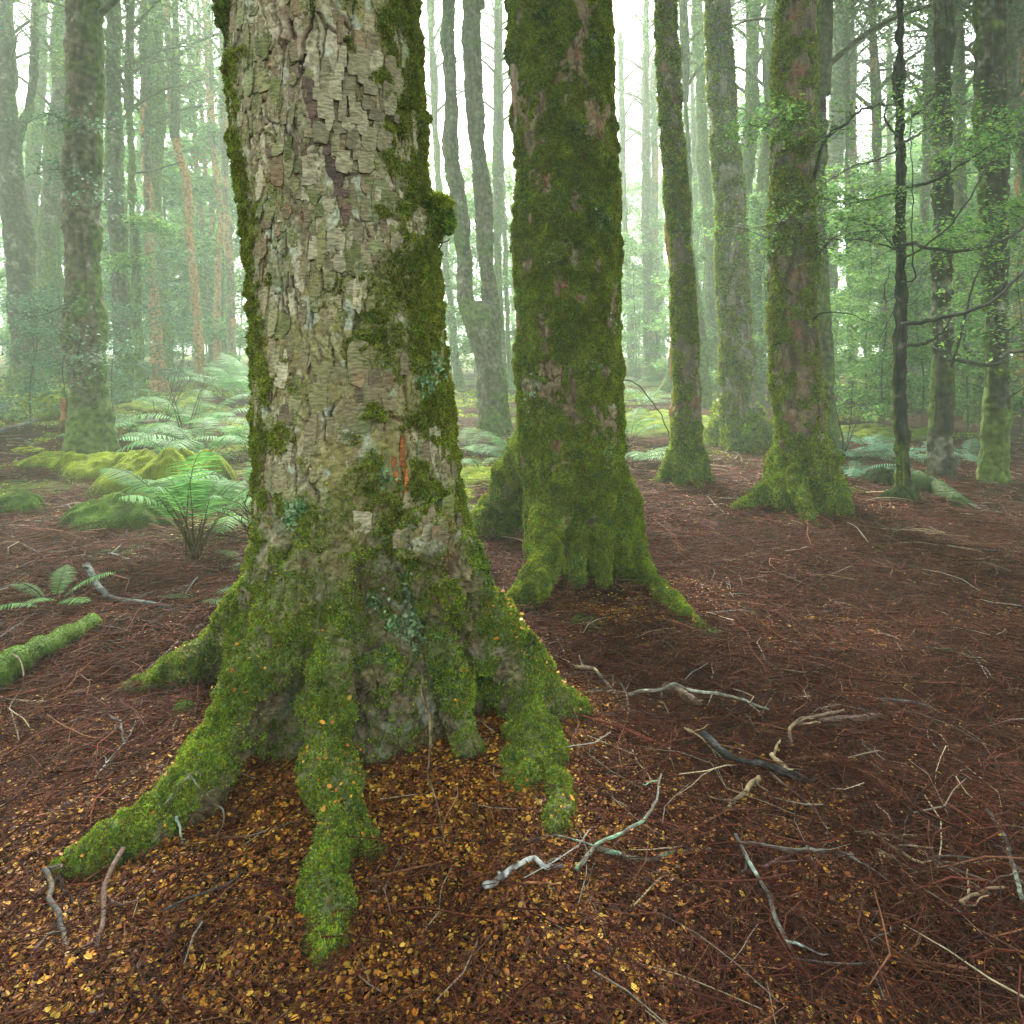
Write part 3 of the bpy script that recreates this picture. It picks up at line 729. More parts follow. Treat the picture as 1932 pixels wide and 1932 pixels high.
def on_bole(u, v, Zc, c):
    X = (u - CX) / FD; Zh = Zc
    for _ in range(14):
        z = CAMH - (v - HZ) / FD * Zh; cx_ = np.interp(z, c[:, 2], c[:, 0]); r_ = np.interp(z, c[:, 2], c[:, 3])
        dx = max(-r_ * .98, min(r_ * .98, X * Zh - cx_)); Zh = Zc - math.sqrt(max(r_ * r_ - dx * dx, 0))
    n = np.array([dx, Zh - Zc, 0]); return P(u, v, Zh), n / np.linalg.norm(n)
def plates(name, spots, pal, w, h, th, par):
    global FLK
    keep = FLK; FLK = np.array(pal); b = Bag()
    pn = [on_bole(u, v, Z1, c1) for u, v in spots]
    bark_flakes(b, np.array([p + n * .008 for p, n in pn]), np.array([n for p, n in pn]), w, h, th); FLK = keep
    b.build(name, M_flake, par, smooth=False)
trunk1 = [o for o in t1.children if o.name.startswith("trunk")][0]
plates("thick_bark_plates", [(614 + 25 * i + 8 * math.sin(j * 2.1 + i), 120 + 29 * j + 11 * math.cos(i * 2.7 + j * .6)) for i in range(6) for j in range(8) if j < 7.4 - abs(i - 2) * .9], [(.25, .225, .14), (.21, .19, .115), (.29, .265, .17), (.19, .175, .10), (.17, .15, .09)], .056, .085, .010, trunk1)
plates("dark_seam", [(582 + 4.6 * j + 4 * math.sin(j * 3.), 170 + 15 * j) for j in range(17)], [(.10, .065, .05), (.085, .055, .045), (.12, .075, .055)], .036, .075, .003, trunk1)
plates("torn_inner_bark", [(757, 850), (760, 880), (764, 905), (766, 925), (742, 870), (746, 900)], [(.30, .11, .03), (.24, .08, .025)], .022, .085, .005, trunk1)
# ------------------------------------------------------------------ second beech
Z2 = 5.1
prof2 = [(204, 966, 1155), (300, 975, 1160), (400, 980, 1165), (500, 977, 1167), (600, 975, 1168), (700, 976, 1169), (800, 982, 1171), (870, 984, 1172), (950, 992, 1178)]
b2 = np.array([(1082 - CX) / FD * Z2, Z2, 0]); b2[2] = g(b2[0], b2[1])[0]
roots2 = [
    [(1020, 810, .95, .12), (965, 905, .55, .15), (922, 962, .27, .13), (893, 1003, .11, .105), (866, 1035, -.04, .07)],
    [(1005, 890, .52, .14), (958, 975, .20, .13), (925, 1025, -.02, .10)],
    [(1072, 880, .75, .06), (1040, 985, .40, .10), (1016, 1060, .20, .105), (996, 1122, .06, .095), (980, 1156, -.06, .07)],
    [(1118, 900, .65, .07), (1128, 1030, .24, .085), (1146, 1108, .02, .05)],
    [(1150, 880, .70, .09), (1186, 1010, .28, .11), (1220, 1085, .06, .08), (1257, 1130, .02, .07), (1300, 1172, .0, .05), (1352, 1212, -.03, .03)],
    [(1095, 930, .50, .05), (1090, 1055, .16, .07), (1084, 1108, -.02, .05)],
    [(1160, 930, .5, .07), (1175, 1040, .2, .08), (1180, 1092, -.02, .06)],
]
t2, c2 = near_tree("beech_tree", "big beech wrapped in green moss standing just right of the huge one", Z2, b2, prof2, roots2, .0085, 5.0, None, paint_mossy(.60, 40, .85, (.15, .105, .055)), (.011, 60000), smooth=3, litter=700)
crown(t2, (c2[-1][0], c2[-1][1], 9.4), 1.1); bole(t2, c2, 9.8)
shade_canopy(t2, [(-2.2, 9.2, 10.8, 1.15), (1.6, 9.4, 11.0, 1.15)])
lichen_on(t2, [(1120, 420, 90, .05), (1050, 480, 60, .04), (1100, 250, 50, .04), (1140, 850, 60, .04), (1010, 740, 80, .05), (1110, 690, 50, .04), (1150, 600, 50, .05)], Z2, c2)

# ------------------------------------------------------------------ third ring of nearer trees
def tree_near_simple(label, basepx, prof, roots, vox, seed, bias, sprig, tone=(.12, .095, .06), yel=.3, top=None, crown_at=None, **kw):
    p = G(*basepx); Z = p[1] + .2; base = np.array([p[0], Z, g(p[0], Z)[0]])
    t, c = near_tree("beech_tree", label, Z, base, prof, roots, vox, top or (CAMH + 700 / FD * Z), None, paint_mossy(bias, seed, yel, tone, **kw), sprig, smooth=4)
    ca = crown_at or c[-1][2] + .5
    bole(t, c, ca + .6); crown(t, (c[-1][0], c[-1][1], ca), 1.0)
    return t, c, Z
t3, c3, Z3 = tree_near_simple("mossy beech with splayed roots alone on the red brown floor at right", (1500, 955),
    [(218, 1464, 1534), (293, 1461, 1535), (393, 1457, 1532), (493, 1455, 1535), (593, 1455, 1534), (660, 1456, 1540), (780, 1466, 1552), (860, 1474, 1550), (930, 1478, 1548)],
    [[(1490, 820, .65, .09), (1460, 900, .26, .10), (1425, 945, .07, .075), (1392, 966, -.05, .05)], [(1540, 830, .65, .08), (1566, 915, .26, .09), (1590, 968, .05, .07), (1612, 993, -.06, .04)],
     [(1508, 840, .55, .07), (1506, 930, .18, .09), (1528, 985, .02, .065), (1552, 1006, -.05, .05)], [(1480, 850, .5, .07), (1478, 935, .15, .085), (1474, 966, -.04, .06)], [(1535, 850, .5, .06), (1548, 940, .12, .08), (1566, 985, -.03, .05)]], .011, 60, .45, (.018, 15000), yel=.45, tone=(.13, .09, .05), ridge=.035, side=-1.2, sw=.5)
shade_canopy(t3, [(2.4, 1.6, 9.2, 1.1), (3.4, 3.2, 9.5, 1.1), (5.0, 4.8, 10.2, 1.15), (4.8, 8.6, 10.6, 1.1), (4.6, .8, 9.8, 1.1), (7.0, 1.6, 9.9, 1.1), (3.4, 12.4, 11.4, 1.1)])
t4, c4, Z4 = tree_near_simple("slim straight mossy beech between the second tree and the pale flared one", (1290, 920),
    [(204, 1245, 1284), (293, 1252, 1290), (393, 1259, 1299), (493, 1265, 1306), (593, 1269, 1310), (660, 1271, 1314), (780, 1272, 1321), (860, 1272, 1322), (910, 1274, 1320)],
    [[(1282, 840, .45, .07), (1258, 895, .12, .07), (1228, 917, -.04, .04)], [(1308, 850, .4, .06), (1316, 908, .08, .07), (1322, 932, -.04, .05)], [(1320, 850, .4, .06), (1338, 905, .05, .06), (1350, 922, -.05, .04)], [(1290, 850, .4, .06), (1285, 905, .06, .07), (1280, 925, -.04, .05)]],
    .014, 70, .55, (.021, 11000), yel=.5, ridge=.015, side=-.9, sw=.5)
t5, c5, Z5 = tree_near_simple("stout grey green beech with a broad bright mossy root flare behind the slim one", (1390, 850),
    [(204, 1340, 1386), (293, 1344, 1394), (393, 1355, 1404), (493, 1354, 1408), (593, 1358, 1413), (668, 1361, 1420), (760, 1362, 1422), (840, 1366, 1420)],
    [[(1368, 770, .5, .17), (1350, 815, .2, .13), (1335, 848, -.05, .07)], [(1388, 790, .5, .17), (1386, 835, .15, .13), (1386, 858, -.05, .08)], [(1408, 790, .5, .17), (1420, 838, .15, .13), (1432, 862, -.05, .08)], [(1418, 780, .5, .17), (1445, 825, .2, .14), (1470, 852, -.05, .07)]],
    .02, 80, .42, (.036, 5000), tone=(.20, .18, .13), yel=.4, ridge=.05, side=-1.4, sw=.6)

# ------------------------------------------------------------------ all the other trees: swept trunks with relief, sprigs where near enough to show
def far_tree(label, base, prof, Z=None, moss=.5, tone=(.11, .09, .06), rust=0.0, top=None, flare=.55, group=None, crown_s=.9, fork=None, nocrown=False, crown_h=None, seed=None, stop=None, name="beech_tree", cat="tree"):
    if Z is None: Z = G(*base)[1]
    p = P(base[0], base[1], Z); base3 = np.array([p[0], Z, g(p[0], Z)[0]])
    t = thing(name, label, cat, base3, group)
    sd_ = seed or int(abs(base[0]) * 3 + base[1]) % 997
    topz = top or max(9.0, CAMH + 720 / FD * Z); topz = min(topz, 15.5)
    rows = profile_pts(prof, Z, base3, stop or topz)
    if stop: rows[-1, 3] *= .55
    allc = []
    def trunk(rows, nm, par, fl):
        H = rows[-1, 2] - rows[0, 2]; n = int(min(420, max(40, H / (.0022 * Z + (.006 if Z < 15 else .02))))); ns = 56 if Z < 15 else 26 if Z < 22 else 16
        c = cat_rom(rows, n)
        wob = (n2(c[:, 2], c[:, 2] * 0 + sd_, 1.1, 2, sd_) - .5) * .10; c[:, 0] += wob; c[:, 3] *= 1 + (n2(c[:, 2], c[:, 2] * 0, .5, 2, sd_ + 4) - .5) * .28
        V, Q, T = tube(c[:, :3], np.maximum(c[:, 3], .01), ns)
        cc = np.interp(V[:, 2], c[:, 2], c[:, 0]); cyy = np.interp(V[:, 2], c[:, 2], c[:, 1]); cr = np.interp(V[:, 2], c[:, 2], c[:, 3])
        d = np.stack([V[:, 0] - cc, V[:, 1] - cyy, 0 * cc], 1); l = np.maximum(np.linalg.norm(d, axis=1), 1e-6); d /= l[:, None]
        hg = V[:, 2] - g(V[:, 0], V[:, 1]); phi = np.arctan2(d[:, 0], -d[:, 1])
        if fl:
            lob = .5 + .5 * np.cos(phi * 5 + sd_) ; V = V + d * (cr * flare * np.exp(-np.clip(hg + .1, 0, None) / .32) * (.5 + .9 * lob))[:, None]
        med = fbm(V * 5 + sd_, 3, sd_); big = fbm(V * (1.6, 1.6, .8) + sd_, 3, sd_ + 1); fin = fbm(V * 16, 4, sd_ + 2)
        rdg = fbm(np.stack([phi * 6, V[:, 2] * 2.2, 0 * phi + sd_], 1), 3, sd_ + 12)
        V = V + d * ((med - .5) * .09 + (fin - .5) * .05 + (rdg - .5) * .06)[:, None]
        m = ss(.42, .6, moss + .8 * (big - .5) + .5 * (med - .5) + .3 * ss(1.2, .1, hg) + .2 * (np.abs(phi) > 1.2))
        c_ = np.array(tone) * np.clip(.1 + 1.3 * fin + .9 * (rdg - .5), .1, 2)[:, None]
        c_ = mixc(c_, (.24, .23, .18), ss(.62, .75, fbm(V * 6, 3, sd_ + 5)) * .5)
        if rust: c_ = mixc(c_, (.34, .17, .08), ss(.62 - .3 * rust, .72 - .3 * rust, fbm(V * (2.5, 2.5, .9) + sd_, 3, sd_ + 7)) * .85); m = m * (1 - rust * .7)
        c_ = c_ * (1 - m[:, None]) + (np.array([.07, .10, .02]) * (.5 + 1. * fin)[:, None]) * m[:, None]
        o = mk(nm, V, [Q, T], M_barkfar, c_, True, par)
        if Z < 26:
            f = Q; A, Nf = tri_areas(V, f); w = (m[f].mean(1) + .05) * np.clip(.45 - Nf[:, 1], .03, 1) * (V[f].mean(1)[:, 2] < CAMH + 690 / FD * Z)
            L = .0022 * Z + .006; nn = (A * w).sum() * (2.6 if Z < 15 else 1.0) / (L * L)
            nn = min(nn, 42000); bag = Bag()
            for key, fr in (('green', .3), ('olive', .4), ('dark', .2), ('bright', .1)):
                r = sample(V, f, w, nn * fr)
                if r is not None: sprigs(bag, r[0], r[1], L, key, 1, droop=.3)
            bag.build("moss", M_moss, o)
        return c
    c = trunk(rows, "trunk", t, True); allc.append(c)
    if fork:
        for fp in fork:
            rr = []
            for v, l, r in sorted(fp, reverse=True):
                q = P((l + r) / 2, v, Z); rr.append((q[0], Z + .05, q[2], (r - l) / 2 / FD * Z))
            rr = np.array(rr); z, x, r_ = rr[-1, 2], rr[-1, 0], rr[-1, 3]
            ex = []
            while z < topz: z += 1.2; r_ *= .95; x += .05 * (1 if rr[-1, 0] > rr[0, 0] else -1); ex.append((x, Z + .05, z, r_))
            trunk(np.vstack([rr, ex]) if ex else rr, "limb", t, False)
    if not nocrown:
        zc = crown_h or topz * random.uniform(.62, .75)
        crown(t, (np.interp(zc, c[:, 2], c[:, 0]), Z, zc), crown_s * random.uniform(.85, 1.15))
    return t, c, Z

# left group
far_tree("dark leaning beech at the left edge with a forked top", (45, 748), [(204, -2, 30), (293, 0, 39), (368, 5, 48), (443, 10, 57), (543, 17, 65), (643, 24, 72), (720, 22, 76)], 17.5, .35, (.07, .055, .045),
         fork=[[(330, 12, 38), (270, 18, 38), (225, 36, 52), (195, 48, 62)]])
far_tree("bluish trunk squeezed behind the leaning one at the left edge", (68, 735), [(204, 62, 84), (293, 51, 75), (368, 50, 74), (443, 54, 73), (543, 58, 75), (660, 60, 78)], 24, .45, (.09, .08, .06))
far_tree("thick hazy beech second in line from the left edge, bulging at head height", (98, 742), [(204, 99, 126), (268, 85, 122), (368, 80, 119), (443, 73, 110), (543, 74, 116), (643, 75, 118)], 20, .5, (.10, .085, .06))
tl_c = tl, _, _z = far_tree("sturdy mottled brown and green beech in front of the left group", (165, 856), [(204, 127, 189), (293, 122, 185), (393, 122, 182), (493, 125, 185), (593, 123, 194), (668, 124, 194), (712, 132, 196), (796, 134, 202)], None, .5, (.10, .075, .05), flare=.5)
shade_canopy(tl, [(-5.8, 9.0, 10.0, 1.15), (-9.0, 6.5, 10.2, 1.1), (-9.6, 10.6, 10.4, 1.2), (-6.6, 13.0, 11.4, 1.1)])
t18 = far_tree("smooth dark straight trunk just right of the mottled beech", (237, 779), [(204, 201, 230), (293, 202, 232), (393, 204, 237), (493, 210, 240), (643, 219, 252), (740, 219, 254)], 15.5, .45, (.085, .075, .06))
far_tree("thin dark mossy trunk beside the smooth straight one", (267, 786), [(204, 240, 250), (293, 241, 254), (393, 245, 257), (493, 249, 265), (593, 250, 267), (740, 256, 275)], 15, .6, (.07, .06, .045))
far_tree("brown trunk with torn rusty strips left of the misty opening", (300, 760), [(204, 265, 280), (293, 267, 282), (393, 271, 287), (493, 275, 292), (618, 282, 302), (720, 286, 312)], 18, .2, (.10, .075, .06), rust=.5)
far_tree("green trunk pressed against the torn rusty one", (322, 748), [(204, 282, 310), (293, 282, 306), (393, 287, 307), (493, 295, 316), (618, 300, 322), (720, 306, 330)], 19.5, .7, (.10, .09, .06))
far_tree("thin tan trunk leaning left with a peeled upper half", (380, 760), [(204, 318, 330), (243, 322, 333), (293, 332, 344), (343, 345, 358), (418, 349, 363), (493, 355, 369), (568, 360, 375), (668, 368, 384), (730, 370, 386)], 18.5, .2, (.16, .11, .07), rust=.75, flare=.35)
far_tree("slim trunk behind the tan leaning one, splitting near its top", (402, 728), [(300, 365, 373), (418, 375, 385), (493, 385, 395), (668, 394, 406)], 26, .35, (.12, .1, .07), rust=.4, fork=[[(480, 386, 396), (400, 396, 405), (350, 384, 392), (280, 380, 387)]])
far_tree("rust coloured wavy trunk in the misty opening on the left", (413, 724), [(248, 393, 407), (343, 403, 416), (418, 413, 426), (493, 405, 418), (568, 404, 417), (668, 403, 418)], 24, .15, (.17, .11, .075), rust=.8, flare=.3)
far_tree("patchy brown and green trunk nearest the left side of the huge beech", (440, 734), [(204, 416, 430), (293, 418, 432), (393, 421, 435), (468, 423, 438), (568, 428, 442), (668, 430, 446)], 22, .4, (.14, .1, .07), rust=.45)
# middle group
far_tree("tall forked beech dividing into two limbs between the two big trees", (935, 806), [(560, 868, 940), (593, 873, 940), (618, 880, 940), (668, 895, 943), (703, 903, 953), (743, 903, 957), (785, 905, 960)], 13.5, .45, (.12, .105, .075), top=13.0, stop=CAMH + 98 / FD * 13.5,
         fork=[[(700, 900, 935), (640, 886, 925), (590, 868, 903), (563, 862, 894), (493, 865, 890), (418, 855, 884), (343, 845, 873), (281, 834, 865), (204, 842, 865)], [(700, 912, 950), (640, 903, 942), (590, 914, 945), (568, 911, 941), (493, 905, 933), (393, 897, 929), (293, 889, 918), (204, 881, 915)]], crown_h=8.6, flare=.35)
far_tree("narrow trunk rising close behind the forked beech", (952, 745), [(204, 931, 946), (293, 930, 950), (393, 929, 948), (493, 933, 947), (668, 940, 955)], 21, .5, (.10, .09, .06))
far_tree("thin leaning trunk left of the forked beech, half lost in mist", (872, 758), [(300, 818, 830), (443, 829, 843), (518, 838, 849), (618, 848, 860), (668, 851, 864)], 24, .5, (.10, .09, .06))
far_tree("thin pole of a tree between the forked beech and the second big one", (962, 742), [(343, 944, 952), (500, 950, 958), (668, 956, 965)], 25, .45, (.1, .09, .06))
far_tree("pale straight trunk alone in the bright mist right of the second big beech", (1226, 753), [(204, 1213, 1225), (293, 1209, 1225), (393, 1210, 1225), (493, 1213, 1230), (643, 1217, 1238)], 27, .4, (.12, .11, .08))
far_tree("slender misty trunk hugging the right edge of the second big beech", (1194, 752), [(400, 1172, 1183), (518, 1178, 1190), (668, 1184, 1198)], 30, .4, (.12, .11, .08))
far_tree("hazy grey green trunk between the slim straight beech and the stout flared one", (1349, 768), [(204, 1312, 1332), (293, 1316, 1340), (393, 1325, 1347), (493, 1332, 1355), (593, 1332, 1359), (668, 1337, 1360)], 21, .55, (.10, .09, .06))
far_tree("short mossy trunk tucked behind the foot of the slim straight beech", (1328, 790), [(480, 1302, 1312), (560, 1308, 1322), (668, 1313, 1334), (740, 1314, 1338)], 17, .6, (.09, .08, .05))
far_tree("mossy limb like trunk leaning out behind the top of the stout flared beech", (1400, 790), [(204, 1405, 1430), (268, 1399, 1425), (343, 1400, 1418), (440, 1392, 1408), (668, 1388, 1404)], 19.5, .65, (.08, .075, .05))
far_tree("curved trunk between the stout flared beech and the lone mossy one", (1426, 775), [(231, 1440, 1458), (318, 1432, 1454), (418, 1425, 1450), (493, 1416, 1442), (568, 1412, 1437), (668, 1416, 1438)], 18.5, .6, (.09, .08, .05))
far_tree("dark companion trunk pressed behind the lone mossy beech", (1566, 884), [(243, 1538, 1557), (368, 1538, 1557), (468, 1540, 1562), (593, 1541, 1568), (700, 1545, 1574), (820, 1551, 1580)], 10.5, .45, (.07, .055, .04))
# right group
far_tree("thin straight bluish trunk in the green haze right of the lone mossy beech", (1612, 804), [(268, 1594, 1603), (393, 1595, 1604), (518, 1598, 1609), (631, 1600, 1611), (760, 1602, 1615)], 19, .45, (.085, .08, .06))
far_tree("broad blurred trunk high behind the bluish thin one", (1568, 780), [(204, 1566, 1596), (293, 1560, 1590), (393, 1553, 1580), (668, 1552, 1578)], 23, .4, (.12, .11, .08))
far_tree("reddish snag like trunk in the right hand haze", (1640, 790), [(393, 1608, 1622), (493, 1616, 1630), (580, 1622, 1636), (700, 1634, 1650)], 23, .2, (.14, .08, .055), rust=.5)
far_tree("dark red trunk left of the black sapling, half hidden by leaves", (1678, 795), [(500, 1655, 1668), (643, 1665, 1680), (693, 1670, 1682), (760, 1668, 1684)], 19, .2, (.10, .06, .045), rust=.35)
t8, c8, Z8 = far_tree("thin blackish sapling trunk with long bare branches on a mossy hummock", (1706, 946), [(205, 1691, 1703), (293, 1691, 1703), (353, 1690, 1703), (433, 1688, 1705), (513, 1688, 1706), (606, 1688, 1706), (681, 1689, 1709), (756, 1690, 1713), (831, 1694, 1718), (906, 1694, 1722)], None, .12, (.035, .03, .024), flare=.3, crown_s=.6)
far_tree("swaying pale trunk behind the black sapling", (1722, 805), [(440, 1735, 1752), (531, 1726, 1744), (606, 1721, 1741), (681, 1709, 1729), (760, 1706, 1728)], 19, .4, (.11, .10, .075))
shade_canopy(t8, [(7.6, 8.0, 9.6, 1.1), (8.0, 4.2, 10.4, 1.1)])
t9, c9, Z9 = far_tree("dark straight bark ridged trunk between the black sapling and the right edge", (1776, 901), [(205, 1764, 1794), (313, 1762, 1791), (393, 1761, 1794), (473, 1760, 1792), (573, 1758, 1790), (606, 1758, 1794), (706, 1758, 1795), (806, 1756, 1794)], None, .25, (.045, .036, .026), flare=.25)
far_tree("upright misty trunk between the two dark trunks at right", (1812, 850), [(500, 1800, 1822), (590, 1800, 1826), (681, 1799, 1828), (781, 1797, 1826)], 15.5, .55, (.085, .075, .05))
far_tree("leaning mossy trunk behind the right hand dark trunks", (1828, 852), [(560, 1852, 1868), (681, 1841, 1860), (756, 1829, 1854), (831, 1816, 1846)], 14.5, .55, (.08, .06, .045))
t10, c10, Z10 = far_tree("thick dark mossy trunk near the right edge with a flared foot", (1876, 908), [(204, 1846, 1897), (253, 1848, 1898), (333, 1850, 1898), (433, 1852, 1898), (553, 1858, 1896), (631, 1859, 1896), (731, 1860, 1898), (831, 1856, 1899)], None, .33, (.05, .042, .03), flare=.5)
shade_canopy(t10, [(9.8, 11.6, 9.8, 1.2), (6.4, 12.4, 10.6, 1.1), (11.5, 15.0, 10.4, 1.2), (8.0, 16.0, 11.0, 1.1), (14.0, 18.5, 10.5, 1.3), (10.0, 20.5, 11.5, 1.2)])
t11, c11, Z11 = far_tree("curving dark trunk leaving the picture at the upper right edge", (1975, 900), [(204, 1893, 1912), (243, 1904, 1924), (293, 1920, 1942), (353, 1928, 1950), (450, 1940, 1965), (668, 1955, 1982)], 12.0, .45, (.06, .05, .04))
far_tree("bare brown trunk low at the right edge behind the dark one", (1921, 831), [(430, 1916, 1932), (540, 1914, 1931), (656, 1911, 1929), (806, 1912, 1930)], 15.5, .15, (.14, .09, .06), rust=.4)
far_tree("dark leaning stump among ferns in the middle distance", (1236, 782), [(690, 1262, 1272), (712, 1256, 1270), (745, 1240, 1264), (775, 1230, 1258)], 21, .3, (.05, .045, .035), top=1.7, nocrown=True, flare=.5, name="tree_stump", cat="stump")
far_tree("broken rust red snag clinging to the left side of the mottled beech", (122, 845), [(735, 121, 126), (760, 116, 126), (800, 114, 126), (835, 110, 127)], 10.7, .1, (.11, .05, .03), rust=.3, top=.9, nocrown=True, flare=.4, name="tree_stump", cat="stump")
far_tree("thin orange dead stem standing against the slim straight beech", (1267, 862), [(240, 1248, 1253), (340, 1255, 1259), (500, 1262, 1267), (650, 1265, 1271), (800, 1265, 1272)], 9.0, .0, (.30, .16, .07), rust=.9, nocrown=True, flare=.1, top=5.2, name="dead_stem", cat="dead stem")

# faint trunks far back: nothing tells them apart
FAINT = "faint thin trunk dissolving into the far white mist"
for k in range(70):
    Z = random.uniform(27, 62); u = random.uniform(-60, 2000)
    w = random.uniform(.2, .42); hw = w / 2 * FD / Z; ln = random.uniform(-14, 14)
    far_tree(FAINT, (u, 745), [(150, u + ln - hw * .75, u + ln + hw * .75), (330, u + ln * .55 - hw * .8, u + ln * .55 + hw * .8), (520, u + ln * .2 - hw * .9, u + ln * .2 + hw * .9), (660, u - hw, u + hw)], Z, .45, (.11, .1, .07),
             rust=.4 if k % 5 == 0 else 0, group="faint trunks far back in the mist", top=15.0, seed=300 + k)

# ------------------------------------------------------------------ branches that belong to the right hand trees
def branch_on(t, pts, r0, r1, Z, dz=0.0, col=(.03, .028, .02), leaves=0, lsize=.03, wob=.004, pal=None):
    n = len(pts); pp = []
    for i, (u, v) in enumerate(pts):
        f = i / (n - 1); p = P(u, v, Z + dz * math.sin(f * 2.2)); pp.append((*p, r0 * (1 - f) + r1 * f))
    c = cat_rom(pp, 8 * n); c[:, :3] += (np.stack([n2(np.arange(len(c)), np.full(len(c), k * 9.), 3.0, 2, int(pts[0][1])) for k in range(3)], 1) - .5) * wob * 6
    V, Q, T = tube(c[:, :3], np.maximum(c[:, 3], .002), 7)
    b = Bag(); lf = Bag(); b.add(V, Q, T, np.array(col) * (.5 + fbm(V * 20, 2, 3))[:, None], 0)
    if leaves:
        for q in c[int(len(c) * .3)::2]:
            for _ in range(2):
                e = q[:3] + rng.normal(size=3) * (.16, .2, .09); s = np.array([(*q[:3], .0035), (*((q[:3] + e) / 2 + (0, 0, .03)), .003), (*e, .0018)])
                V, Q, T = tube(s[:, :3], s[:, 3], 4, False); b.add(V, Q, T, (.035, .03, .02), 0)
                leaf_cloud(lf, e, leaves * 4, .13, lsize * 1.35, .4, 0, LG if pal is None else pal)
    o = b.build("branch", M_stick, t); lf.build("foliage", M_leaf, o)
Zb = Z8 - .1
for pts, r0, r1, dz, lv in [
    ([(1703, 613), (1749, 606), (1801, 595), (1844, 582), (1881, 563), (1914, 531), (1945, 495)], .022, .012, -.5, 0),
    ([(1706, 651), (1734, 650), (1759, 641), (1781, 623), (1794, 603), (1805, 588)], .017, .008, -.3, 0),
    ([(1754, 645), (1769, 658), (1801, 666), (1814, 673)], .009, .004, -.3, 0),
    ([(1700, 272), (1736, 253), (1764, 235), (1790, 215), (1830, 190)], .016, .008, .4, 3),
    ([(1700, 237), (1740, 205), (1765, 180)], .014, .007, -.3, 2),
    ([(1693, 257), (1674, 233), (1670, 213), (1676, 190)], .013, .007, -.3, 0),
    ([(1692, 283), (1664, 297), (1638, 307), (1610, 313), (1576, 333), (1554, 347)], .012, .005, .5, 2),
    ([(1705, 355), (1736, 349), (1776, 335), (1806, 317), (1846, 289), (1900, 262), (1945, 246)], .018, .008, -.4, 4),
    ([(1693, 365), (1666, 369), (1632, 379), (1596, 382), (1546, 375)], .013, .005, .2, 9),
    ([(1703, 463), (1726, 458), (1742, 467), (1796, 473), (1856, 467), (1906, 447), (1945, 415)], .02, .011, -.6, 2),
    ([(1705, 487), (1746, 463), (1786, 431), (1806, 409), (1836, 363), (1856, 323), (1884, 283)], .012, .005, -.5, 0),
    ([(1700, 533), (1726, 526), (1722, 493), (1720, 433), (1722, 393), (1718, 253), (1719, 190)], .009, .004, -.3, 0),
    ([(1693, 473), (1666, 443), (1642, 425), (1606, 415), (1576, 414)], .009, .003, .3, 3),
    ([(1693, 471), (1660, 461), (1614, 452), (1576, 454), (1556, 467)], .009, .003, .1, 3),
    ([(1692, 560), (1672, 568), (1669, 545), (1676, 515), (1678, 500)], .007, .003, -.3, 0),
    ([(1700, 580), (1722, 575), (1744, 548)], .007, .003, .3, 0)]:
    branch_on(t8, pts, r0, r1, Zb, dz, leaves=lv)
for pts, r0, r1, dz, lv in [
    ([(1790, 678), (1819, 681), (1864, 690), (1889, 683), (1901, 666), (1945, 662)], .03, .015, -.5, 1),
    ([(1794, 690), (1810, 640), (1830, 560), (1850, 500), (1868, 470)], .018, .008, -.7, 5),
    ([(1770, 330), (1800, 290), (1850, 245), (1900, 225)], .018, .008, -.5, 5),
    ([(1764, 480), (1740, 510), (1700, 560), (1660, 640)], .010, .004, -.8, 0)]:
    branch_on(t9, pts, r0, r1, Z9 - .2, dz, leaves=lv, lsize=.04)
for pts, r0, r1, dz, lv in [
    ([(1950, 585), (1932, 613), (1911, 641), (1881, 658), (1844, 670), (1826, 658), (1819, 636), (1812, 613), (1802, 600)], .045, .012, -1.2, 1),
    ([(1950, 440), (1920, 470), (1880, 530), (1840, 560), (1800, 590)], .02, .007, -1.0, 4),
    ([(1955, 560), (1915, 590), (1870, 610), (1828, 632)], .016, .006, -1.0, 2),
    ([(1955, 700), (1925, 712), (1905, 730), (1892, 745)], .012, .005, -.8, 0)]:
    branch_on(t11, pts, r0, r1, Z11 - .3, dz, leaves=lv, lsize=.04)
for pts, r0, r1, dz, lv in [
    ([(1858, 430), (1830, 440), (1800, 455), (1770, 470)], .014, .006, -.7, 9), ([(1890, 400), (1912, 390), (1940, 395)], .014, .006, -.6, 9),
    ([(1860, 300), (1830, 285), (1800, 282)], .014, .005, -.6, 5), ([(1890, 640), (1910, 620), (1935, 600)], .012, .005, -.5, 2), ([(1890, 760), (1912, 745), (1940, 725)], .012, .004, -.5, 0)]:
    branch_on(t10, pts, r0, r1, Z10 - .2, dz, leaves=lv, lsize=.04)
for pts, r0, r1, dz, lv in [
    ([(1536, 340), (1546, 289), (1566, 253), (1596, 233), (1616, 213), (1636, 204), (1690, 195)], .022, .008, -.4, 3),
    ([(1500, 230), (1470, 222), (1440, 240), (1410, 232)], .012, .004, -.4, 9), ([(1480, 400), (1466, 430), (1452, 450)], .008, .003, -.3, 5),
    ([(1535, 600), (1556, 590), (1600, 592), (1650, 612)], .010, .003, -.3, 0), ([(1530, 500), (1560, 460), (1590, 440)], .008, .003, -.3, 3),
    ([(1500, 560), (1480, 540), (1462, 500)], .006, .002, -.3, 0)]:
    branch_on(t3, pts, r0, r1, Z3 - .15, dz, leaves=lv)
branch_on(t2, [(1165, 716), (1195, 722), (1225, 750), (1250, 790), (1264, 830)], .006, .004, Z2 + .3, .4, col=(.05, .06, .03))

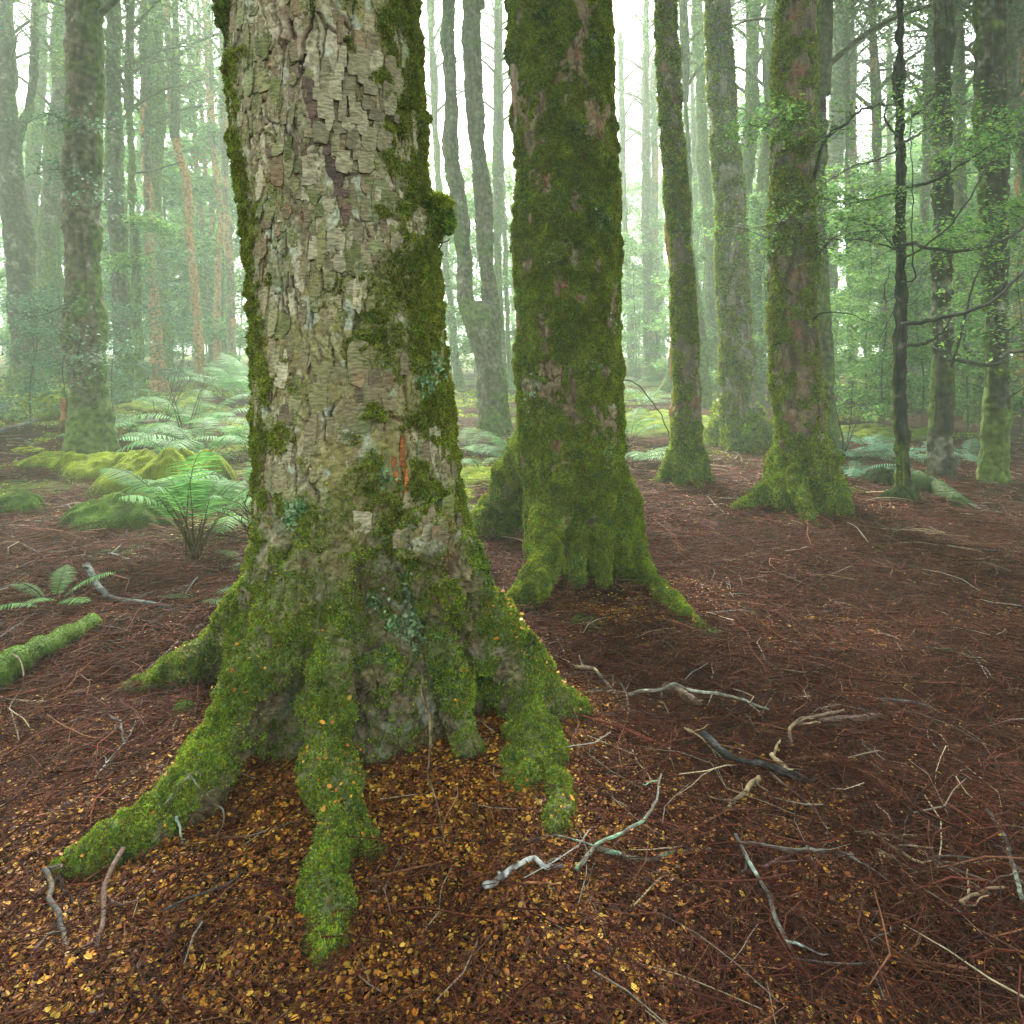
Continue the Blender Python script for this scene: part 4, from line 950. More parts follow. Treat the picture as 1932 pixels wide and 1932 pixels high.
for pts in [[(175, 395), (205, 372), (235, 352)], [(160, 250), (195, 240), (225, 252)], [(140, 560), (105, 585), (60, 600)], [(160, 690), (150, 650), (110, 620), (80, 600)], [(150, 700), (178, 672), (200, 655)], [(132, 330), (100, 318), (70, 330)], [(130, 230), (90, 215), (50, 232)], [(128, 640), (118, 700), (126, 760)]]:
    branch_on(tl, pts, .009, .003, tl_c[2] - .3, -.5, leaves=3, lsize=.036, pal=LB)
branch_on(t18[0], [(240, 420), (265, 415), (300, 425), (320, 440)], .012, .004, t18[2] - .3, -.3, leaves=10, lsize=.06)
branch_on(t18[0], [(225, 500), (238, 490), (262, 498)], .012, .004, t18[2] - .3, -.3, leaves=9, lsize=.06)
branch_on(t18[0], [(255, 326), (290, 322), (320, 312), (345, 306)], .02, .01, t18[2] - .2, -.2)
branch_on(t1, [(800, 500), (826, 470), (846, 450)], .004, .002, Z1, .0)
# ------------------------------------------------------------------ leafy young beeches in the understorey
def make_sapling(seed, Ht, leaves, size, pal):
    global rng
    keep = rng; rng = np.random.default_rng(seed); b = Bag()
    st = cat_rom([(0, 0, -.1, .018), (.05, .02, Ht * .35, .014), (-.06, .05, Ht * .7, .009), (.04, 0, Ht, .004)], 14)
    V, Q, T = tube(st[:, :3], st[:, 3], 6); b.add(V, Q, T, (.05, .045, .03), 0)
    sp = Bag()
    for k in range(18):
        q = st[min(13, 2 + int(k * 12 / 18))]; a = 2.4 * k + rng.uniform(-.4, .4); ln = rng.uniform(.4, 1.0) * (1.15 - .5 * k / 18)
        cc = cat_rom([(*q[:3], .007), (q[0] + math.cos(a) * ln * .5, q[1] + math.sin(a) * ln * .5, q[2] + .12, .005), (q[0] + math.cos(a) * ln, q[1] + math.sin(a) * ln, q[2] + .08, .002)], 8)
        V, Q, T = tube(cc[:, :3], cc[:, 3], 4); b.add(V, Q, T, (.05, .045, .03), 0)
        for c in cc[2:]:
            leaf_cloud(sp, c[:3] + rng.normal(size=3) * (.1, .1, .05), leaves // 40, .11, size, .4, 0, pal)
    rng = keep
    o1 = b.build("stem", M_stick); o2 = sp.build("foliage", M_leaf); r = (o1.data, o2.data)
    bpy.data.objects.remove(o1); bpy.data.objects.remove(o2); return r
LG_ = np.array([(.06, .14, .04), (.09, .19, .05), (.13, .24, .06), (.05, .11, .04), (.16, .26, .05)])
SAP = {'g': make_sapling(201, 2.6, 2600, .055, LG), 'h': make_sapling(202, 3.4, 3200, .065, LG), 'b': make_sapling(203, 2.2, 1700, .05, LB)}
def sapling(label, u, v, Z, key, sc=1.0, group=None):
    p = P(u, v, Z) if Z else G(u, v); base = np.array([p[0], p[1], g(p[0], p[1])[0]])
    t = thing("young_beech", label, "sapling", base, group)
    for nm, me in zip(("stem", "foliage"), SAP[key]):
        o = bpy.data.objects.new(nm, me); COL.objects.link(o); o.parent = t
    t.scale = (sc,) * 3; t.rotation_euler = (0, 0, random.uniform(0, 6.28))
for a in [("bushy young beech in the right haze between the lone mossy beech and the black sapling", 1640, 800, 14, 'h', 1.3),
          ("bright leafy young beech just left of the black sapling", 1670, 820, 12.5, 'g', 1.15),
          ("leafy young beech filling the gap left of the bark ridged dark trunk", 1738, 850, 12.5, 'g', 1.2),
          ("leafy young beech glowing between the two dark trunks at right", 1826, 850, 13.5, 'h', 1.2),
          ("dark leaved young beech at the right edge", 1925, 850, 13, 'h', 1.25),
          ("tall young beech far back between the lone mossy beech and its pale neighbours", 1600, 790, 19, 'h', 1.8),
          ("light green young beech behind the curved trunk", 1450, 790, 18, 'h', 1.5),
          ("light green young beech showing between the hazy grey trunk and the slim straight beech", 1322, 780, 22, 'h', 1.7),
          ("pale young beech in the bright mist beside the second big beech", 1200, 760, 27, 'h', 1.6),
          ("young beech spraying blue green leaves in front of the leaning left trunk", 60, 790, 11.5, 'b', 1.0),
          ("young beech with sparse leaves right of the mottled beech", 215, 790, 13, 'b', .9),
          ("young beech in haze behind the thin dark mossy trunk", 262, 770, 17, 'b', 1.7),
          ("pale young beech in the misty opening on the left", 345, 745, 26, 'h', 1.5),
          ("pale young beech left of the forked beech", 850, 755, 24, 'h', 1.6),
          ("tall young beech deep in the haze behind the right hand dark trunks", 1780, 800, 21, 'h', 2.0),
          ("tall young beech deep in the haze behind the black sapling", 1700, 800, 22, 'h', 2.0)]:
    sapling(*a)

for k in range(44):
    u = random.uniform(-40, 1990); 
    sapling("pale young beech blurred by mist among the farthest trunks", u, 750, random.uniform(24, 44), 'h', random.uniform(1.8, 4.2), "pale young beeches far back in the mist")
# ------------------------------------------------------------------ ferns
def frond_mesh(bag, base, az, L, rise, droop, stalk, n=26, wid=.2, pal=((.06, .16, .04), (.08, .20, .05), (.11, .25, .06)), side=0.0):
    """one pinnate frond: arching stalk plus leaflets"""
    t = np.linspace(0, 1, 26); dx, dy = math.cos(az), math.sin(az)
    h = L * (rise * t - droop * t ** 2.4); hor = L * (t ** 1.15) * math.sqrt(max(.15, 1 - rise * rise * .45))
    path = np.stack([base[0] + dx * hor - dy * side * t ** 2, base[1] + dy * hor + dx * side * t ** 2, base[2] + h], 1)
    V, Q, T = tube(path, np.linspace(.0055, .0015, 26), 5); bag.add(V, Q, T, (.06, .045, .015), 0)
    f = np.repeat(np.linspace(stalk, .985, n), 2); sg = np.tile([1., -1.], n)
    p = np.stack([np.interp(f, t, path[:, k]) for k in range(3)], 1); tn = np.gradient(path, axis=0); tn = np.stack([np.interp(f, t, tn[:, k]) for k in range(3)], 1); tn /= np.linalg.norm(tn, axis=1)[:, None]
    sd = np.cross(tn, (0, 0, 1.)); sd /= np.maximum(np.linalg.norm(sd, axis=1), 1e-5)[:, None]; up = np.cross(sd, tn)
    s = (f - stalk) / (1 - stalk); l = wid * L * np.clip(np.sin(np.pi * np.clip(s * .88 + .10, 0, 1)) ** .75, .05, 1) * rng.uniform(.88, 1.1, len(f))
    d = sd * sg[:, None] + tn * .38 - np.array([0, 0, .18]) + rng.normal(size=(len(f), 3)) * .05; d /= np.linalg.norm(d, axis=1)[:, None]
    w = np.full(len(f), (1 - stalk) * L / n * .55); w = np.minimum(w, l * .4)
    a = np.cross(d, up); a /= np.maximum(np.linalg.norm(a, axis=1), 1e-6)[:, None]
    q1 = p + d * (l * .35)[:, None]; q2 = p + d * (l * .75)[:, None] - up * (l * .06)[:, None]; q3 = p + d * l[:, None] - up * (l * .14)[:, None]
    Vv = np.stack([p + a * (w * .42)[:, None], p - a * (w * .42)[:, None], q1 - a * (w * .5)[:, None], q1 + a * (w * .5)[:, None], q2 - a * (w * .33)[:, None], q2 + a * (w * .33)[:, None], q3], 1).reshape(-1, 3)
    k = np.arange(len(f))[:, None] * 7
    Qv = np.vstack([k + np.array([0, 1, 2, 3]), k + np.array([3, 2, 4, 5])]); Tv = k + np.array([5, 4, 6])
    pal = np.array(pal); c = pal[rng.integers(0, len(pal), len(f))] * rng.uniform(.85, 1.15, (len(f), 1)) * rng.uniform(.85, 1.2)
    bag.add(Vv, Qv, Tv, np.repeat(c, 7, 0), 0)
def fern(label, u, v, L, n, Z=None, az0=0.0, spread=6.283, rise=(.55, .95), droop=(.35, .6), stalk=.25, pal=None, h=0, group=None, leaf_n=26):
    p = P(u, v, Z) if Z else G(u, v); base = np.array([p[0], p[1], g(p[0], p[1])[0] + h])
    t = thing("fern", label, "fern", base, group)
    kw = {} if pal is None else {'pal': pal}
    for k in range(n):
        b = Bag(); az = az0 + spread * (k + rng.uniform(.1, .9)) / n
        frond_mesh(b, base + rng.normal(size=3) * (.02, .02, 0), az, L * rng.uniform(.75, 1.12), rng.uniform(*rise), rng.uniform(*droop), stalk, leaf_n, .2, side=rng.uniform(-.15, .15) * L, **kw)
        b.build("frond", M_fern, t)
    if n > 5:
        b = Bag()
        for k in range(14):
            a = rng.uniform(0, 6.28); l = L * rng.uniform(.25, .5)
            s = cat_rom([(*(base + (0, 0, .02)), .004), (base[0] + math.cos(a) * l * .5, base[1] + math.sin(a) * l * .5, base[2] + .08 * rng.random(), .003), (base[0] + math.cos(a) * l, base[1] + math.sin(a) * l, base[2] - .01, .002)], 6)
            V, Q, T = tube(s[:, :3], s[:, 3], 4); b.add(V, Q, T, (.10, .04, .02))
        b.build("dead_stalk", M_twig, t)
    return t
PALE = ((.06, .15, .045), (.08, .185, .055), (.10, .21, .06), (.05, .12, .04))
fern("large fern on tall brown stalks left of the huge beech", 365, 1062, 1.0, 14, rise=(1.15, 1.5), droop=(.5, .75), stalk=.38)
fern("wide arching fern behind the mossy mound", 388, 876, 1.3, 12, rise=(.7, 1.05), droop=(.45, .7), pal=PALE)
fern("fern in the middle distance behind the arching one", 372, 806, 1.35, 11, Z=11.5, rise=(.7, 1.1), pal=PALE)
for (lab, u, v, z) in [("fern beside the mottled beech, its fronds brushing the trunk", 262, 812, 11.0), ("fern peeping over the left end of the moss mound", 330, 856, 9.2), ("fern close against the huge beech above the tall stalked fern", 462, 905, 7.6),
                       ("fern in the hazy hollow left of the middle distance fern", 320, 778, 13.5), ("fern under the mottled beech at its right foot", 232, 838, 10.6), ("fern behind the wide arching one, next to the huge beech", 470, 830, 10.0)]:
    fern(lab, u, v, 1.0, 9, Z=z, rise=(.6, 1.05), droop=(.45, .7), pal=PALE, leaf_n=20)
def shrub(label, u, v, Z, Ht):
    p = P(u, v, Z); base = np.array([p[0], Z, g(p[0], Z)[0]]); t = thing("bare_shrub", label, "shrub", base)
    for k in range(5):
        b = Bag(); a = rng.uniform(0, 6.28); tip = base + np.array([math.cos(a) * Ht * .35, math.sin(a) * Ht * .3, Ht * rng.uniform(.6, 1)])
        c = cat_rom([(*base, .010), (*(base * .55 + tip * .45 + rng.normal(size=3) * .06), .007), (*tip, .002)], 14); V, Q, T = tube(c[:, :3], c[:, 3], 5); b.add(V, Q, T, (.045, .03, .022))
        for q in c[4::2]:
            e = q[:3] + rng.normal(size=3) * (.16, .16, .08) + (0, 0, .12); V, Q, T = tube(np.array([q[:3], (q[:3] + e) / 2 + (.02, 0, .02), e]), [.004, .003, .0015], 4); b.add(V, Q, T, (.045, .03, .022))
        b.build("stem", M_twig, t)
shrub("bare brown shrub in front of the torn rusty trunk", 312, 770, 12.5, 1.5)
shrub("bare dark shrub among the ferns left of the huge beech", 350, 815, 10.8, 1.4)
shrub("bare twiggy sapling beside the tall stalked fern against the huge beech", 492, 1075, 4.6, .62)
shrub("bare tangle of twigs between the lone mossy beech and the black sapling", 1590, 880, 10.0, 1.3)
fern("fern half hidden by the left side of the huge beech", 478, 1010, .9, 10, rise=(.7, 1.1))
fern("small fern sprig low beside the root on the left of the huge beech", 468, 1062, .4, 4, az0=2.2, spread=2.5, rise=(.25, .5))
fern("ragged little fern near the left edge behind the mossy log", 100, 1150, .42, 6, rise=(.5, .9), droop=(.3, .5))
fern("tiny fern creeping by the curved dark branch", 205, 1075, .38, 4, az0=-.4, spread=2, rise=(.2, .4))
fern("tiny fern above the pale lichened stick", 225, 1040, .36, 5, rise=(.3, .5))
fern("small pale fern right of the curved dark branch", 372, 1140, .3, 4, rise=(.3, .5), pal=PALE)
for i, (u, v, z) in enumerate([(420, 752, 16.5), (452, 748, 17), (484, 742, 18), (440, 735, 20), (475, 760, 15.5), (405, 735, 21)]):
    fern(["left front fern of the misty bank beside the huge beech", "middle fern of the misty bank beside the huge beech", "fern of the misty bank touching the edge of the huge beech", "fern at the back of the misty bank", "nearest fern of the misty bank", "farthest left fern of the misty bank"][i], u, v, 1.5, 11, Z=z, rise=(.7, 1.1), pal=PALE, group="ferns on the misty bank", leaf_n=18)
fern("fern at the foot of the forked beech, left side", 878, 812, 1.0, 10, Z=10.5, pal=PALE)
fern("fern at the foot of the forked beech, right side", 965, 815, .9, 9, Z=10.5, pal=PALE)
fern("lone drooping frond between the two big beeches", 905, 850, .6, 3, Z=9, pal=PALE)
fern("fern with long pale fronds right of the second big beech", 1192, 880, .95, 10, rise=(.35, .8), droop=(.3, .5), pal=PALE)
fern("upright pale fern behind the long fronded one", 1188, 812, 1.0, 9, Z=12, pal=PALE, rise=(.8, 1.1))
fern("small fern growing on the foot of the slim straight beech", 1306, 915, .35, 4, rise=(.4, .6), az0=.4, spread=2.2)
for i, (u, v) in enumerate([(1612, 905), (1650, 872), (1690, 868), (1735, 875), (1640, 850), (1820, 880), (1600, 870)]):
    fern(["low fern nearest the lone mossy beech at right", "low fern left of the black sapling", "low fern directly behind the black sapling", "low fern between the black sapling and the bark ridged trunk", "low fern behind the others left of the black sapling", "low fern right of the bark ridged dark trunk", "low fern in shade beside the companion trunk"][i], u, v, .7, 8, pal=((.05, .13, .07), (.07, .17, .09)), group="low ferns at right", leaf_n=18)
fern("dark fern at the far left edge below the hazy trees", 18, 790, .8, 7, pal=((.04, .10, .05), (.05, .13, .07)))
fern("single frond fern by the black fallen log on the left", 88, 790, .8, 3, az0=1.5, spread=2.5, rise=(.6, .8))
for i, (u, v) in enumerate([(1190, 750), (1230, 770), (1150 + 60, 790)]):
    fern(["pale far fern under the lone pale trunk", "pale far fern beside the dark leaning stump", "pale fern in front of the dark leaning stump"][i], u, v, 1.0, 7, Z=[24, 19, 16][i], pal=PALE, leaf_n=16)

# ------------------------------------------------------------------ moss mounds and mossy logs
def mound(label, u, v, rx, ry, h, pal, seed, sprL=.02, name="moss_mound", Z=None):
    p = P(u, v, Z) if Z else G(u, v); x0, y0 = p[0], p[1]; n = 70
    t = thing(name, label, "moss", (x0, y0, g(x0, y0)[0]))
    a, r = np.meshgrid(np.linspace(0, 2 * np.pi, 120, endpoint=False), np.linspace(0, 1, n)); a = a.ravel(); r = r.ravel()
    edge = 1 + .45 * (fbm(np.stack([np.cos(a) * 1.6, np.sin(a) * 1.6, 0 * a + seed], 1), 3, seed) - .5) * 2
    x = x0 + np.cos(a) * r * rx * edge; y = y0 + np.sin(a) * r * ry * edge
    lump = fbm(np.stack([x * 3.6, y * 3.6, 0 * x], 1), 3, seed + 2); l2 = fbm(np.stack([x * 11, y * 11, 0 * x], 1), 2, seed + 4)
    z = g(x, y) + h * np.clip(1 - r ** 2, 0, 1) ** .6 * (.25 + 1.35 * lump) + .05 * (l2 - .4) * (1 - r) ** .3 - .05 * r ** 6
    V = np.stack([x, y, z], 1); i = np.arange(n - 1)[:, None] * 120; j = np.arange(120)[None, :]; j2 = (j + 1) % 120
    Q = np.stack([i + j, i + j2, i + 120 + j2, i + 120 + j], -1).reshape(-1, 4)
    c = np.array(MOSS[pal][0]) * (.1 + .6 * l2)[:, None]
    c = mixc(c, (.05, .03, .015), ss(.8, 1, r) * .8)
    o = mk("cushion", V, [Q], M_moss, c, True, t)
    A, _ = tri_areas(V, Q); w = (1 - .7 * ss(.75, 1, r))[Q].mean(1); b = Bag()
    rr = sample(V, Q, w, min(60000, A.sum() * 4.5 / (sprL * sprL))); sprigs(b, rr[0], rr[1], sprL, pal, 2, lean=.8); b.build("sprigs", M_moss, t)
mound("large yellow green moss mound in front of the ferns on the left", 300, 925, .82, .5, .5, 'yellow', 3, .02)
mound("low bright moss cushion left of the large mound", 185, 898, .62, .35, .3, 'yellow', 5, .02)
mound("flat moss cushion below the mottled beech", 110, 880, .55, .3, .2, 'yellow', 7, .02)
mound("small flat moss pad near the left edge", 52, 852, .28, .2, .05, 'yellow', 9, .02)
mound("hazy moss hummock behind the black fallen log on the left", 82, 775, .8, .6, .42, 'yellow', 11, .035, Z=13)
mound("dull green moss clump at the left edge", 28, 962, .33, .2, .2, 'green', 13, .018)
mound("green moss slope under the large fern", 235, 990, .6, .35, .24, 'green', 15, .018)
mound("small moss tuft beside the large mound", 58, 945, .12, .1, .06, 'green', 16, .016)
mound("pale yellow moss patch between the two big beeches", 890, 900, .4, .5, .07, 'yellow', 17, .02)
mound("second yellow moss patch close to the root of the second beech", 865, 935, .25, .3, .06, 'yellow', 18, .02)
mound("mossy hump at the foot of the black sapling", 1668, 915, .26, .2, .24, 'dark', 19, .02)
mound("small moss clump in front of the black sapling", 1700, 948, .22, .16, .16, 'dark', 21, .022)
mound("moss flap on the ground left of the black sapling", 1605, 932, .2, .08, .06, 'green', 23, .02)
mound("far yellow moss carpet right of the second big beech", 1245, 808, 1.4, 1.4, .2, 'yellow', 25, .05, Z=14)
mound("far moss carpet behind the low ferns at right", 1640, 842, 1.3, .9, .18, 'yellow', 27, .045, Z=12.5)
mound("hazy moss bank between the thin trunks on the left", 330, 775, 1.2, .8, .2, 'yellow', 29, .045, Z=14.5)
mound("little moss island at the foot of the huge beech on the left", 345, 1350, .07, .06, .06, 'green', 31, .012)
mound("low moss pad right of the huge beech near the thin sticks", 1110, 1178, .14, .1, .03, 'green', 36, .015)

def mossy_log(label, pts, r0, r1, pal, bark=(.05, .03, .02), sprL=.014, dens=1.0):
    pp = []
    for i, (u, v, h) in enumerate(pts):
        p = G(u, v, h); pp.append((*p, r0 + (r1 - r0) * i / (len(pts) - 1)))
    t = thing("mossy_log", label, "log", (pp[0][0], pp[0][1], g(pp[0][0], pp[0][1])[0]))
    c = cat_rom(pp, 60); V, Q, T = tube(c[:, :3], c[:, 3] * (1 + .5 * (n2(np.arange(60), np.zeros(60), 14, 2, 3) - .5)), 22)
    ax = np.repeat(c[:, :3], 22, 0); ax = np.vstack([ax, c[0, :3], c[-1, :3]]); d = V - ax; l = np.maximum(np.linalg.norm(d, axis=1), 1e-5)[:, None]; d = d / l
    med = fbm(V * 14, 3, 8); V = V + d * ((med - .5) * .05)[:, None]
    m = ss(-.35, .15, d[:, 2] + .5 * (med - .5)); cc = np.array(bark) * (.5 + med)[:, None]; cc = cc * (1 - m[:, None]) + np.array(MOSS[pal][0]) * m[:, None] * (.3 + med)[:, None]
    o = mk("log", V, [Q, T], M_bark, cc, True, t); A, _ = tri_areas(V, Q); b = Bag()
    rr = sample(V, Q, m[Q].mean(1), min(60000, 4.5 * A.sum() / (sprL * sprL) * dens)); sprigs(b, rr[0], rr[1], sprL, pal, 2); b.build("moss", M_moss, t)
mossy_log("bright moss covered log end at the lower left edge", [(-70, 1320, .05), (0, 1272, .07), (42, 1243, .07), (98, 1216, .06), (150, 1190, .05), (172, 1180, .03)], .085, .06, 'green')
mossy_log("moss covered log sloping down to the right of the black sapling", [(1690, 905, .12), (1730, 912, .12), (1770, 925, .10), (1805, 945, .06), (1850, 972, -.04)], .14, .07, 'dark', sprL=.02)

# ------------------------------------------------------------------ fallen branches and logs: every one that reads in the photograph
def fallen(label, pts, r0, r1, tone, spots=None, h0=.0, side=None, name="fallen_branch", cat="branch", hs=None):
    pp = []
    for i, (u, v) in enumerate(pts):
        f = i / (len(pts) - 1); hh = hs[i] if hs else h0 * (1 - f)
        r = r0 + (r1 - r0) * f; p = G(u, v, hh + r * .6 + .022 * ss(.03, .01, np.array(r))); pp.append((*p, r))
    t = thing(name, label, cat, (pp[0][0], pp[0][1], g(pp[0][0], pp[0][1])[0]))
    def one(pp, nm):
        c = cat_rom(pp, 12 * len(pp)); k = len(c); sd_ = int(pp[0][0] * 100) % 90
        c[:, 3] *= .56; kp = np.asarray(pp); dd = np.concatenate([[0], np.cumsum(np.linalg.norm(np.diff(kp[:, :3], axis=0), axis=1))]); tt = np.linspace(0, dd[-1], k)
        lin = np.stack([np.interp(tt, dd, kp[:, j]) for j in range(3)], 1); c[:, :3] = .45 * c[:, :3] + .55 * lin
        c[:, :3] += (np.stack([n2(np.arange(k), np.full(k, j * 9. + sd_), 9.0, 3, sd_) for j in range(3)], 1) - .5) * (c[:, 3:4] * 1.4 + .012) * (1, 1, .6)
        c[:, 3] *= 1 + .5 * (n2(np.arange(k), np.full(k, 3.3), 11, 2, sd_) - .5)
        V, Q, T = tube(c[:, :3], c[:, 3], 9)
        fi = fbm(V * 40, 3, 5); cc = np.array(tone) * (.45 + 1.1 * fi)[:, None]
        if spots is not None: cc = mixc(cc, spots, ss(.5, .6, fbm(V * 22 + sd_, 3, 9)) * .85)
        mk(nm, V, [Q, T], M_stick, cc, True, t)
    one(pp, "stick")
    if name == "fallen_branch" and len(pts) > 2:
        for _ in range(2):                                        # broken side twigs
            k = rng.integers(0, len(pp) - 1); f = rng.random(); q = np.array(pp[k]) * (1 - f) + np.array(pp[k + 1]) * f; dv_ = np.array(pp[k + 1][:3]) - np.array(pp[k][:3]); dv_ /= np.linalg.norm(dv_) + 1e-6
            a = rng.choice([-1, 1]) * rng.uniform(.5, 1.1); l = rng.uniform(.05, .16); d2 = np.array([dv_[0] * math.cos(a) - dv_[1] * math.sin(a), dv_[0] * math.sin(a) + dv_[1] * math.cos(a), rng.uniform(-.05, .35)])
            one([(*q[:3], q[3] * .6), (*(q[:3] + d2 * l * .5 + rng.normal(size=3) * .01), q[3] * .45), (*(q[:3] + d2 * l), q[3] * .3)], "side_twig")
    for s in (side or []):
        q = []
        for i, (u, v) in enumerate(s):
            f = i / (len(s) - 1); p = G(u, v, h0 * .6 * (1 - f) + .01); q.append((*p, r1 * 1.1 * (1 - .5 * f)))
        one(q, "side_twig")
    return t
GREY, TAN, CREAM, DARK, RED, PALEL = (.07, .064, .055), (.11, .075, .045), (.27, .20, .10), (.014, .013, .012), (.06, .022, .015), (.21, .245, .205)
RUST = (.22, .08, .03)
fallen("thick curved dark branch with a raised broken end left of the huge beech", [(166, 1064), (174, 1088), (190, 1112), (213, 1130), (246, 1135), (280, 1138), (308, 1143), (330, 1140)], .034, .02, (.06, .06, .055), (.15, .17, .14), hs=[.16, .10, .05, .02, .01, .01, .01, .01])
fallen("long bent grey stick running in from the left edge", [(-20, 990), (0, 999), (36, 1024), (73, 1041), (118, 1042), (157, 1032), (182, 1024), (207, 1021)], .018, .013, TAN, GREY)
fallen("white lichened stick lying above the curved dark branch", [(151, 1050), (182, 1048), (213, 1046), (246, 1056)], .02, .014, GREY, PALEL)
fallen("thin pale hooped stick at the left edge", [(-15, 992), (50, 979), (84, 974), (112, 978), (132, 996), (140, 1010)], .008, .005, TAN, h0=.03)
fallen("short grey twig propped right of the curved dark branch", [(372, 1088), (356, 1111), (347, 1128)], .009, .007, GREY, PALEL, h0=.05)
fallen("thin winding twig reaching the mossy left root of the huge beech", [(459, 1125), (420, 1139), (372, 1156), (358, 1157), (308, 1150), (269, 1139)], .008, .005, TAN, GREY)
fallen("straight thin twig slanting up near the left edge", [(-10, 1126), (28, 1097), (59, 1066)], .006, .004, RED, h0=.02)
fallen("long thin twig slanting behind the mossy log end", [(-10, 1208), (56, 1164), (112, 1114)], .007, .004, GREY, h0=.04)
fallen("short black stick at the left edge above the mossy log end", [(-20, 1192), (0, 1188), (45, 1182)], .014, .010, DARK, (.06, .06, .08))
fallen("crooked brown twig crossing the mossy log end", [(8, 1227), (36, 1243), (44, 1275), (40, 1299), (20, 1335), (36, 1399)], .007, .005, TAN, hs=[.10, .13, .10, .04, .02, .01], side=[[(40, 1299), (50, 1345), (46, 1390)]])
fallen("long bowed grey twig between the mossy log end and the front left root", [(116, 1527), (160, 1495), (200, 1439), (240, 1395), (256, 1359), (268, 1319)], .006, .004, GREY, PALEL)
fallen("dark sagging stick above the long bowed twig", [(130, 1362), (165, 1352), (196, 1343), (224, 1363), (236, 1399)], .010, .008, (.09, .07, .06), GREY)
fallen("pale forked twig hanging over the front left root of the huge beech", [(316, 1515), (360, 1463), (384, 1503), (420, 1527), (420, 1559), (396, 1591)], .005, .004, TAN, PALEL, hs=[.1, .22, .15, .06, .02, .01])
fallen("brown stick standing out from under the front left root", [(232, 1603), (204, 1663), (192, 1727), (180, 1790)], .014, .010, (.09, .05, .035), (.16, .1, .08), h0=.04)
fallen("grey forked stick at the lower left corner", [(80, 1643), (92, 1675), (108, 1727), (125, 1790)], .013, .011, GREY, TAN, h0=.03, side=[[(92, 1670), (128, 1639)]])
fallen("thin black stick beside the grey forked one at lower left", [(112, 1655), (136, 1703)], .007, .005, DARK)
fallen("thin dark twig curving through the leaves at bottom left", [(312, 1715), (360, 1695), (424, 1671), (464, 1639)], .007, .005, (.05, .045, .045), GREY)
fallen("short pale green lichened twig by the front left root", [(335, 1538), (346, 1591)], .009, .005, (.25, .32, .25), PALEL, h0=.06)
fallen("thin pale hanging root twig down the front of the huge beech", [(794, 1235), (800, 1308), (812, 1365), (812, 1430), (808, 1465), (826, 1517), (840, 1600)], .008, .004, TAN, CREAM, hs=[.50, .34, .20, .07, .02, .01, .0])
fallen("white lichen crusted branch at the bottom centre", [(913, 1672), (948, 1651), (990, 1626), (1011, 1623), (1029, 1637), (1060, 1637)], .015, .011, (.12, .11, .10), (.5, .53, .5), h0=.02)
fallen("splintered orange piece of wood at the bottom centre", [(955, 1658), (980, 1690), (1001, 1730)], .013, .008, (.20, .075, .03), (.3, .13, .05))
fallen("long forked grey green branch in the leaves right of the roots", [(1246, 1459), (1238, 1509), (1216, 1544), (1181, 1569), (1131, 1589), (1116, 1609), (1086, 1639)], .006, .013, (.14, .13, .10), (.2, .34, .22), hs=[.05, .05, .04, .04, .03, .02, .01], side=[[(1124, 1600), (1181, 1616), (1226, 1624), (1276, 1609), (1340, 1600)]])
fallen("pale banded stick bent downwards right of the forked root", [(1086, 1259), (1121, 1261), (1146, 1289), (1166, 1319)], .015, .013, GREY, CREAM, h0=.05)
fallen("short twiggy grey stick beside the pale banded one", [(1171, 1289), (1181, 1309), (1186, 1344)], .008, .006, TAN, GREY, h0=.06, side=[[(1180, 1306), (1192, 1280)], [(1182, 1325), (1200, 1350)]])
fallen("long wavy lichened branch arched over the short rotten log", [(1186, 1309), (1246, 1301), (1271, 1289), (1306, 1301), (1366, 1311), (1401, 1319), (1451, 1341)], .012, .009, (.15, .14, .11), (.36, .38, .3), hs=[.02, .07, .1, .08, .06, .04, .01], side=[[(1248, 1300), (1244, 1340)]])
fallen("short rotten brown log under the wavy lichened branch", [(1262, 1300), (1290, 1312), (1322, 1328)], .042, .034, (.11, .075, .05), (.25, .2, .13), name="rotten_log", cat="log")
fallen("rotting brown log half sunk in the twigs at right", [(1555, 1366), (1606, 1359), (1660, 1349)], .04, .028, (.08, .05, .04), (.12, .085, .06), name="rotten_log", cat="log")
fallen("tan hooked branch left of the half sunk log", [(1491, 1408), (1491, 1374), (1511, 1359), (1551, 1349), (1591, 1341)], .013, .009, TAN, CREAM, hs=[.0, .05, .06, .04, .01])
fallen("charred black branch in the middle of the right foreground", [(1326, 1384), (1366, 1419), (1391, 1434), (1441, 1444), (1491, 1459), (1521, 1471)], .022, .016, DARK, (.07, .07, .065), h0=.04)
fallen("broken cream coloured piece of wood on the charred branch", [(1456, 1420), (1470, 1436), (1484, 1452)], .016, .012, CREAM, (.55, .45, .25), h0=.06)
fallen("thin cream stick left of the charred branch", [(1291, 1374), (1326, 1396), (1381, 1449)], .007, .005, CREAM, TAN, h0=.03)
fallen("tan stub slanting left below the charred branch", [(1431, 1469), (1396, 1504), (1376, 1524)], .015, .010, TAN, CREAM, h0=.03)
fallen("long reddish stick slanting right below the charred branch", [(1451, 1459), (1516, 1509), (1566, 1559)], .009, .006, RED, TAN, h0=.03)
fallen("grey lichened stick pointing down at the bottom right of centre", [(1391, 1574), (1411, 1624), (1436, 1664), (1461, 1719), (1490, 1790)], .011, .010, GREY, (.25, .33, .27), h0=.02)
fallen("long grey level branch at the bottom right of centre", [(1396, 1589), (1466, 1601), (1526, 1604), (1566, 1604), (1611, 1616)], .009, .009, GREY, PALEL, h0=.01)
fallen("purplish twig meeting the long grey level branch", [(1440, 1634), (1501, 1609), (1541, 1601)], .007, .005, (.12, .06, .06))
